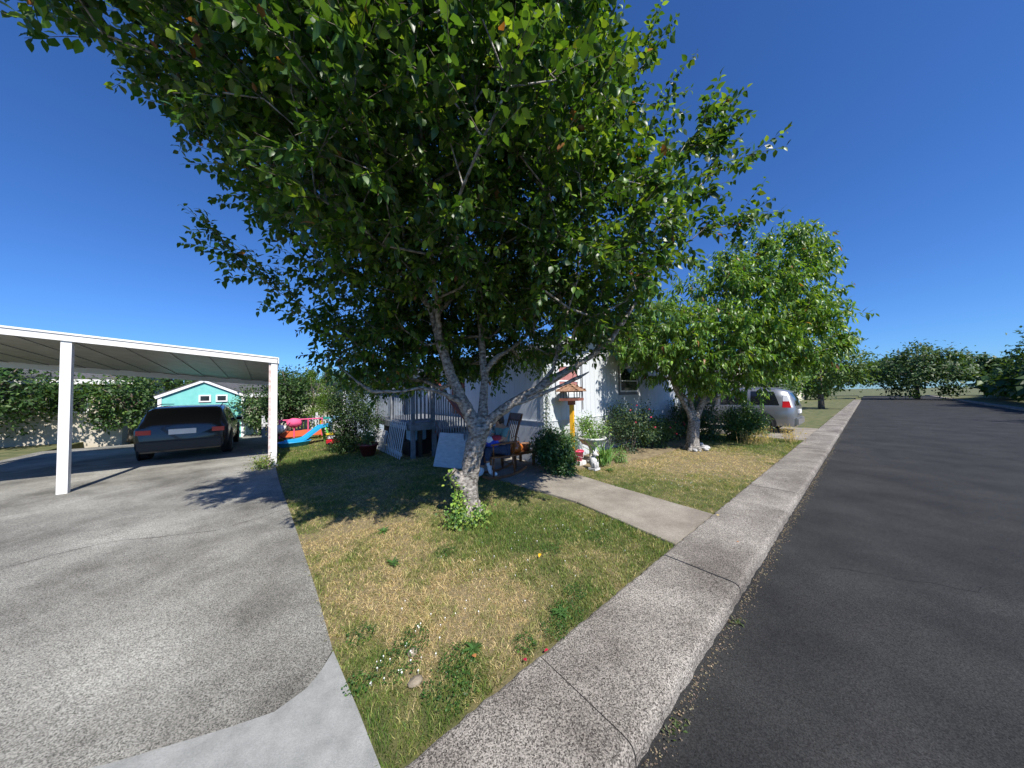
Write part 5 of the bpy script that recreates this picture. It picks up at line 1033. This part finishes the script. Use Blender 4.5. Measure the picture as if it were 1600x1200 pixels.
# --- the cherry tree on the side lawn
CB = (5.02, 8.30, 0)
climbs = [([(5.02, 8.3, -.05), (5.03, 8.3, .3), (5.07, 8.3, .62), (5.10, 8.3, .82)], [.19, .16, .15, .15]),
    ([(5.06, 8.3, .7), (4.93, 8.28, 1.08), (4.75, 8.26, 1.38), (4.59, 8.25, 1.66), (4.43, 8.2, 2.02), (4.2, 8.1, 2.5), (3.8, 8.0, 3.0)], [.09, .07, .062, .056, .05, .04, .03]),
    ([(5.09, 8.3, .8), (5.05, 8.32, 1.2), (5.03, 8.35, 1.6), (4.98, 8.4, 2.19), (5.1, 8.4, 2.9), (5.2, 8.3, 3.7)], [.08, .06, .055, .05, .04, .03]),
    ([(5.05, 8.33, 1.3), (4.85, 8.4, 1.55), (4.7, 8.5, 1.9)], [.035, .03, .02]),
    ([(5.10, 8.3, .8), (5.24, 8.28, 1.08), (5.44, 8.26, 1.64), (5.69, 8.2, 2.0), (6.2, 8.1, 2.6), (6.9, 8.0, 3.4), (7.4, 8.0, 4.4)], [.10, .08, .07, .06, .05, .04, .03]),
    ([(5.3, 8.27, 1.25), (5.94, 8.1, 1.55), (6.5, 7.9, 1.9), (7.2, 7.8, 2.1)], [.04, .036, .03, .02])]
clobes = [((5.5, 8.2, 2.85), (2.1, 1.5, 1.15), 620, .3), ((6.7, 8.0, 3.9), (1.3, 1.2, 1.3), 260, .2), ((4.1, 8.1, 3.0), (1.0, 1.0, .9), 220, .2), ((7.4, 7.9, 3.2), (1.3, 1.1, 1.1), 240, .2), ((7.4, 7.9, 5.0), (.9, .8, .9), 120, .2)]
ctips = [(5.1, 8.2, 4.4), (5.4, 8.2, 4.7), (5.7, 8.2, 4.3), (6.4, 8.1, 5.6), (6.8, 8.0, 5.9), (7.7, 8.0, 5.2), (8.5, 7.9, 4.9), (8.7, 7.9, 4.2), (4.3, 8.2, 3.9), (3.8, 8.1, 3.8), (6.0, 8.2, 4.6), (7.5, 8.1, 5.9), (7.1, 8.1, 5.7), (7.9, 8.0, 5.6), (8.2, 8.0, 5.3), (6.1, 8.2, 5.4), (5.9, 8.2, 5.0), (6.3, 8.2, 5.0), (4.9, 8.2, 4.5), (4.6, 8.2, 4.2), (3.3, 8.1, 3.5), (3.2, 8.1, 3.0), (3.2, 8.1, 2.6), (6.0, 8.0, 1.6), (6.6, 7.8, 1.65), (8.3, 7.8, 2.6), (8.4, 8.0, 3.4), (8.2, 8.0, 4.4)]
CH, n2 = make_tree('cherry_tree', 'smaller cherry tree with long drooping leaves on the side lawn', 'tree', CB, climbs, clobes, ctips, ((.080, .165, .024), (.20, .31, .05)), 5, .46, .032, .15, 'bark2', None, .29, .34, droop=1.0, up=.2, curl=.5, young=.2)
print('cherry leaves', n2)
tm = MB()
for pts, rad in climbs: tm.tube(pts, rad, 10)
for a in range(5): tm.tube([(5.02 + .1 * math.cos(a * 1.26), 8.3 + .1 * math.sin(a * 1.26), .15), (5.02 + .24 * math.cos(a * 1.26), 8.3 + .24 * math.sin(a * 1.26), -.06)], [.07, .05], 8)
me = bpy.data.meshes.new('tmp'); me.from_pydata(tm.v, [], tm.f); tmp = link('tmp', me)
r_ = tmp.modifiers.new('r', 'REMESH'); r_.mode = 'VOXEL'; r_.voxel_size = .018; s_ = tmp.modifiers.new('s', 'SMOOTH'); s_.iterations = 4; s_.factor = .5
bpy.context.view_layer.update(); dg = bpy.context.evaluated_depsgraph_get(); me2 = bpy.data.meshes.new_from_object(tmp.evaluated_get(dg)); bpy.data.objects.remove(tmp)
me2.transform(Matrix.Translation((-5.02, -8.30, 0))); me2.materials.clear(); me2.materials.append(M['bark']); me2.polygons.foreach_set('use_smooth', [True] * len(me2.polygons)); link('trunk', me2, CH)
for (du, dv, r_, z_, l_) in ((.30, -.22, .12, .07, 'largest pale rock at the foot of the cherry tree'), (.50, -.05, .09, .09, 'rock right of the largest one at the cherry tree'), (-.26, -.14, .07, .05, 'small reddish white rock left of the cherry trunk'), (.10, -.30, .07, .04, 'low grey rock in front of the cherry trunk')):
    tag(place(MB().ball((0, 0, 0), (r_, r_ * .8, z_), 10, 6, jit=.12).build('rock', M['rock']), 9.15 + du, 3.21 + dv, z_ * .5, random.uniform(0, 3)), l_, 'rock')

# --- shrubs at the right by the neighbour's driveway
bush('laurel_bush', 'broad glossy green bush in front of the silver minivan', 12.1, 2.75, .60, 1.12, (.045, .10, .02), (.14, .22, .04), 3600, .075, mat_='leaf', width=.4)
bush('laurel_bush', 'darker green bush between the cherry trunk and the broad bush', 11.4, 3.7, .65, 1.25, (.035, .075, .02), (.11, .17, .035), 2600, .07, mat_='leaf', width=.4)
bush('laurel_bush', 'round low bush at the wall end behind the cherry trunk', 11.9, 4.6, .6, 1.2, (.03, .065, .02), (.10, .15, .035), 1800, .06)
for (u, v, h, l_) in ((11.75, 2.15, .45, 'clump of yellow dried flower stalks left of the van wheel'), (12.45, 1.62, .48, 'clump of straw coloured stalks nearest the sidewalk by the van'), (11.3, 2.35, .36, 'low clump of brown dried stalks under the broad bush')):
    t = thing('dry_flowers', l_, 'plant', u, v); n = 60; P0 = np.stack([rng.normal(0, .12, n), rng.normal(0, .12, n), np.zeros(n)], 1); Q0 = P0 + np.stack([rng.normal(0, .10, n), rng.normal(0, .10, n), h * rng.uniform(.5, 1.1, n)], 1)
    link('stems', twigs_mesh('stems', P0, Q0, np.full(n, .003), np.full(n, .002), M['straw']), t)['kind'] = 'stuff'
    link('foliage', leaves_mesh('foliage', np.concatenate([Q0, P0 + (Q0 - P0) * .5]), rng.normal(0, 1, (2 * n, 3)) + [0, 0, .8], rng.normal(0, 1, (2 * n, 3)) + [0, -.5, 1], rng.uniform(.03, .07, 2 * n), leaf_cols(2 * n, (.40, .33, .08), (.62, .48, .15), .5), M['leaf2'], width=.35, hi=False), t)['kind'] = 'stuff'

# --- simple trees and hedges further off
def far_tree(name, label, u, v, h, rad, z0, base, young, n, size, cat='tree', width=.55, squash=1.0, young_amt=.2, group=None, dens=.35, shape=None):
    t = thing(name, label, cat, u, v, 0, group=group); tr = MB().tube([(0, 0, -.1), (.03, 0, z0 * .6), (0, .02, z0 + (h - z0) * .35), (.02, 0, h * .8)], [.035 * h, .028 * h, .018 * h, .006 * h], 8)
    for k in range(8):
        a = k * 2.4; q = .35 + .5 * k / 8; tr.tube([(0, 0, z0 + (h - z0) * q * .6), (math.cos(a) * rad * .6, math.sin(a) * rad * .6, z0 + (h - z0) * min(.95, q + .15))], [.012 * h, .004 * h], 5)
    tr.build('trunk', M['bark2'], t, smooth=True); zc = (z0 + h) / 2
    ncl = max(30, n // 60); cl_ = sample_ell((0, 0, zc), (rad * .92, rad * .92, (h - z0) * .47), ncl, dens)
    if shape == 'column': 
        cl_ = np.stack([rng.uniform(-1, 1, ncl), rng.uniform(-1, 1, ncl), rng.uniform(0.02, 1, ncl)], 1); rr = rad * np.minimum(1, (1.02 - cl_[:, 2]) * 2.2) * (.55 + .45 * rng.random(ncl)); an = rng.uniform(0, 6.28, ncl)
        cl_ = np.stack([np.cos(an) * rr, np.sin(an) * rr, z0 + cl_[:, 2] * (h - z0)], 1)
    idx = rng.integers(0, ncl, n); sp = (.16 if shape != 'column' else .12) * (rad if shape != 'column' else 1) ** .6; P_ = cl_[idx] + rng.normal(0, sp, (n, 3))
    out = norm(P_ - np.array([0, 0, zc - .3]));  d = norm(out * .5 + rng.normal(0, .6, (n, 3)) + ([0, 0, 1.2] if shape == 'column' else [0, 0, -.3])); up = out + rng.normal(0, .4, (n, 3)) + [0, 0, .7]
    link('foliage', leaves_mesh('foliage', P_, d, up, size * rng.uniform(.6, 1.2, n), leaf_cols(n, base, young, young_amt), M['leaf2'], width=width, hi=False), t)['kind'] = 'stuff'
    return t
far_tree('leafy_tree', 'dark leafy tree just right of the carport post above the toys', .62, 15.2, 2.85, .82, .75, (.035, .075, .02), (.10, .17, .04), 6500, .11)
far_tree('leafy_bush', 'dense dark bush seen through the carport right of the teal shed', -.35, 17.8, 2.3, 1.0, .1, (.04, .085, .022), (.12, .19, .05), 5000, .11, cat='bush')
for i, (u, v, h, l_) in enumerate(((1.75, 18.4, 2.95, 'leftmost arborvitae of the bright green hedge behind the playhouse'), (2.45, 18.7, 3.15, 'second arborvitae from the left behind the playhouse'), (3.2, 19.0, 3.1, 'third arborvitae from the left, behind the garden shed roof'), (4.0, 19.3, 3.0, 'rightmost arborvitae of the hedge, behind the garden shed'))):
    far_tree('arborvitae', l_, u, v, h, .55, .03, (.085, .16, .018), (.17, .25, .035), 6500, .10, width=.3, shape='column', group='arborvitae hedge behind the back yard')
far_tree('shade_tree', 'dark round tree between the arborvitae and the grey shed', 3.75, 17.4, 2.2, .6, .3, (.025, .06, .02), (.06, .11, .03), 2600, .09)
far_tree('background_tree', 'pale green tree beyond the silver minivan and the cherry crown', 24, 4.2, 4.6, 2.4, .9, (.09, .17, .03), (.22, .32, .07), 6500, .17, group='trees beyond the houses')
far_tree('background_tree', 'dark green tree behind the roof of the minivan', 19.8, 3.4, 3.2, 1.5, .6, (.035, .075, .02), (.10, .16, .04), 3600, .15, group='trees beyond the houses')
far_tree('background_tree', 'wide green tree down the street at the right edge', 34, -2.5 + 5, 6.0, 3.0, 1.2, (.05, .10, .02), (.14, .21, .05), 5000, .24, group='trees beyond the houses')
far_tree('background_tree', 'tall dark tree across the street at the right', 26, -10.5, 6.5, 2.8, 1.4, (.035, .08, .02), (.11, .17, .04), 6000, .22, group='trees beyond the houses')
far_tree('background_tree', 'round green tree across the street farther off', 44, -12, 8, 4, 1.4, (.04, .09, .02), (.12, .18, .05), 5000, .3, group='trees beyond the houses')
for (u, v, h, r2, l_) in ((-4.6, 20.2, 3.0, 1.5, 'round dark tree left of the teal shed'), (-7.8, 20.0, 3.6, 1.7, 'taller tree at the far left behind the carport'), (-11.5, 19.6, 3.2, 1.6, 'leftmost tree in front of the beige home'), (-2.2, 26, 3.6, 1.8, 'tree behind the cream building')):
    far_tree('background_tree', l_, u, v, h, r2, .5, (.04, .085, .02), (.11, .18, .04), 4200, .16, group='trees beyond the houses')
for i in range(9):
    u = -34 + i * 12 + random.uniform(-2, 2); v = 46 + random.uniform(-5, 6)
    far_tree('distant_tree', ['leftmost', 'second', 'third', 'fourth', 'fifth', 'sixth', 'seventh', 'eighth', 'rightmost'][i] + ' of the nine distant trees on the skyline, counted from the left', u, v, random.uniform(4.5, 6.5), random.uniform(3.5, 5), .8, (.035, .075, .022), (.09, .14, .04), 2200, .42, group='distant trees on the skyline')
far_tree('street_tree', 'big round tree closing the far end of the street', 66, -4, 7, 5, .3, (.035, .075, .022), (.09, .14, .04), 5200, .42)
far_tree('street_tree', 'dark tree at the far end of the street behind the round one', 60, 6, 6, 4.5, .3, (.03, .065, .02), (.08, .12, .035), 4500, .42)
far_tree('street_tree', 'low dark tree across the street near the right edge', 47, -9.5, 4.2, 3, .2, (.03, .07, .02), (.09, .14, .04), 4500, .3)
far_tree('street_tree', 'taller green tree across the street beyond the low dark one', 60, -13, 8, 4.5, .5, (.04, .085, .02), (.11, .17, .04), 5200, .38)

# ------------------------------------------------------------------ wooded rise and homes that close the view
def wood(name, label, pts, hgt, n, dep=4.0):
    """a far off wood: a lumpy core with leaf masses all over it"""
    t = bpy.data.objects.new(name, None); C.objects.link(t); place(t, 0, 0, 0); tag(t, label, 'wood', kind='stuff')
    P0 = []; seg = len(pts) - 1; V = []; 
    m_ = 140; row = []
    for i in range(m_ + 1):
        f_ = i / m_ * seg; k = min(int(f_), seg - 1); f_ -= k; x = pts[k][0] * (1 - f_) + pts[k + 1][0] * f_; y = pts[k][1] * (1 - f_) + pts[k + 1][1] * f_
        h = hgt * (.45 + .9 * float(fbm(np.array([x * .11 + 60]), np.array([y * .11 + 60]), 3)[0])); row.append((x, y, h))
    for j in range(n):
        i = rng.integers(0, m_); f_ = rng.random(); a = np.array(row[i]) * (1 - f_) + np.array(row[i + 1]) * f_; ang = rng.uniform(0, math.pi); rr = math.sqrt(rng.random()) * .3 + .7
        P0.append((a[0] + math.cos(ang) * dep * .5 * rr + rng.normal(0, .3), a[1] + rng.normal(0, .5), max(.1, a[2] * (math.sin(ang) * .5 + .5) * rr * (.75 + .25 * rng.random()))))
    P0 = np.array(P0); n_ = len(P0)
    link('foliage', leaves_mesh('foliage', P0, rng.normal(0, 1, (n_, 3)) + [0, 0, -.3], rng.normal(0, .5, (n_, 3)) + [-.4, -.3, 1], rng.uniform(.35, .85, n_), leaf_cols(n_, (.035, .075, .022), (.085, .135, .04)), M['leaf2'], width=.7, hi=False), t)['kind'] = 'stuff'
wood('far_wood', 'wood closing the far end of the street', [(92, -60), (88, -25), (86, -4), (90, 20), (80, 55)], 9, 26000)
wood('roadside_hedge', 'long dense hedge across the street at the right edge', [(34, -8.2), (60, -9), (88, -14)], 3.0, 12000, 2.5)
wood('back_wood', 'wood behind the back yards', [(80, 55), (40, 58), (0, 60), (-45, 60)], 5.5, 15000)
house('street_house', 'pale blue manufactured home farther down the street on the left', 36, 5.5, 7.4, 13, 2.7, 3.7, M['bluegrey'], wn=3, ridge_along_x=False)
house('street_house', 'cream manufactured home last but one down the street', 52, 6, 7.4, 13, 2.7, 3.7, M['cream'], wn=3, ridge_along_x=False)
house('opposite_house', 'blue grey home across the street near the far end', 66, -24, 12, 7, 2.7, 3.8, M['bluegrey'], rot=math.pi / 2, wn=3)
# grit and leaf litter along the gutter
n = 2600; uu = np.abs(rng.normal(0, 7, n)) + .9; vv_ = .742 - np.abs(rng.normal(0, .035, n)) - .015 * rng.random(n)
sz = rng.uniform(.004, .013, n) * (1 + uu * .05)
g_ = link('gutter_grit', leaves_mesh('gutter_grit', np.stack([uu, vv_, np.full(n, -.082)], 1), np.stack([rng.normal(size=n), rng.normal(size=n), rng.uniform(-.05, .3, n)], 1), np.tile([0, 0, 1.], (n, 1)) + rng.normal(0, .2, (n, 3)), sz, leaf_cols(n, (.16, .13, .10), (.34, .28, .18), .4, .4), M['leaf2'], width=.8, hi=False)); place(g_, 0, 0, 0); tag(g_, 'grit and dry litter lying along the gutter at the kerb', 'litter', kind='stuff')

# hairline cracks and a tar seam in the paving
def crack(name, label, pts, wd, m, z, parent=None):
    P_ = []
    for (a, b) in zip(pts[:-1], pts[1:]):
        for k in range(8):
            f_ = k / 8; P_.append((a[0] * (1 - f_) + b[0] * f_ + random.gauss(0, .012), a[1] * (1 - f_) + b[1] * f_ + random.gauss(0, .012)))
    mb = MB(); n = len(P_); v = []
    for i, (x, y) in enumerate(P_):
        j = min(i + 1, n - 1); h = max(j - 1, 0); dx, dy = P_[j][0] - P_[h][0], P_[j][1] - P_[h][1]; L = math.hypot(dx, dy) or 1; w_ = wd * random.uniform(.3, 1)
        v += [(x - dy / L * w_, y + dx / L * w_, z), (x + dy / L * w_, y - dx / L * w_, z)]
    mb.add(v, [(2 * i, 2 * i + 1, 2 * i + 3, 2 * i + 2) for i in range(n - 1)]); o = mb.build(name, m); o['kind'] = 'structure'; return place(o, 0, 0, 0)
crack('driveway_crack', '', [(-.02, 8.6), (-.9, 8.2), (-1.9, 8.5), (-3.2, 8.1)], .006, M['joint'], .003)
crack('driveway_crack', '', [(.25, 5.6), (-.5, 5.3), (-1.5, 5.75), (-2.6, 5.4), (-4.2, 5.7)], .005, M['joint'], .003)
crack('driveway_crack', '', [(-3.0, 5.5), (-2.7, 4.4), (-3.1, 3.4), (-2.8, 2.75)], .004, M['joint'], .003)
crack('road_seam', '', [(.6, -2.6), (8, -2.55), (20, -2.65), (45, -2.6)], .012, M['rubber'], -.082)
crack('road_crack', '', [(4.2, .3), (4.6, -.5), (5.6, -1.1), (5.9, -2.5)], .006, M['rubber'], -.082)
crack('road_crack', '', [(9, .4), (9.8, -.9), (9.5, -2.2), (10.6, -3.4)], .008, M['rubber'], -.082)
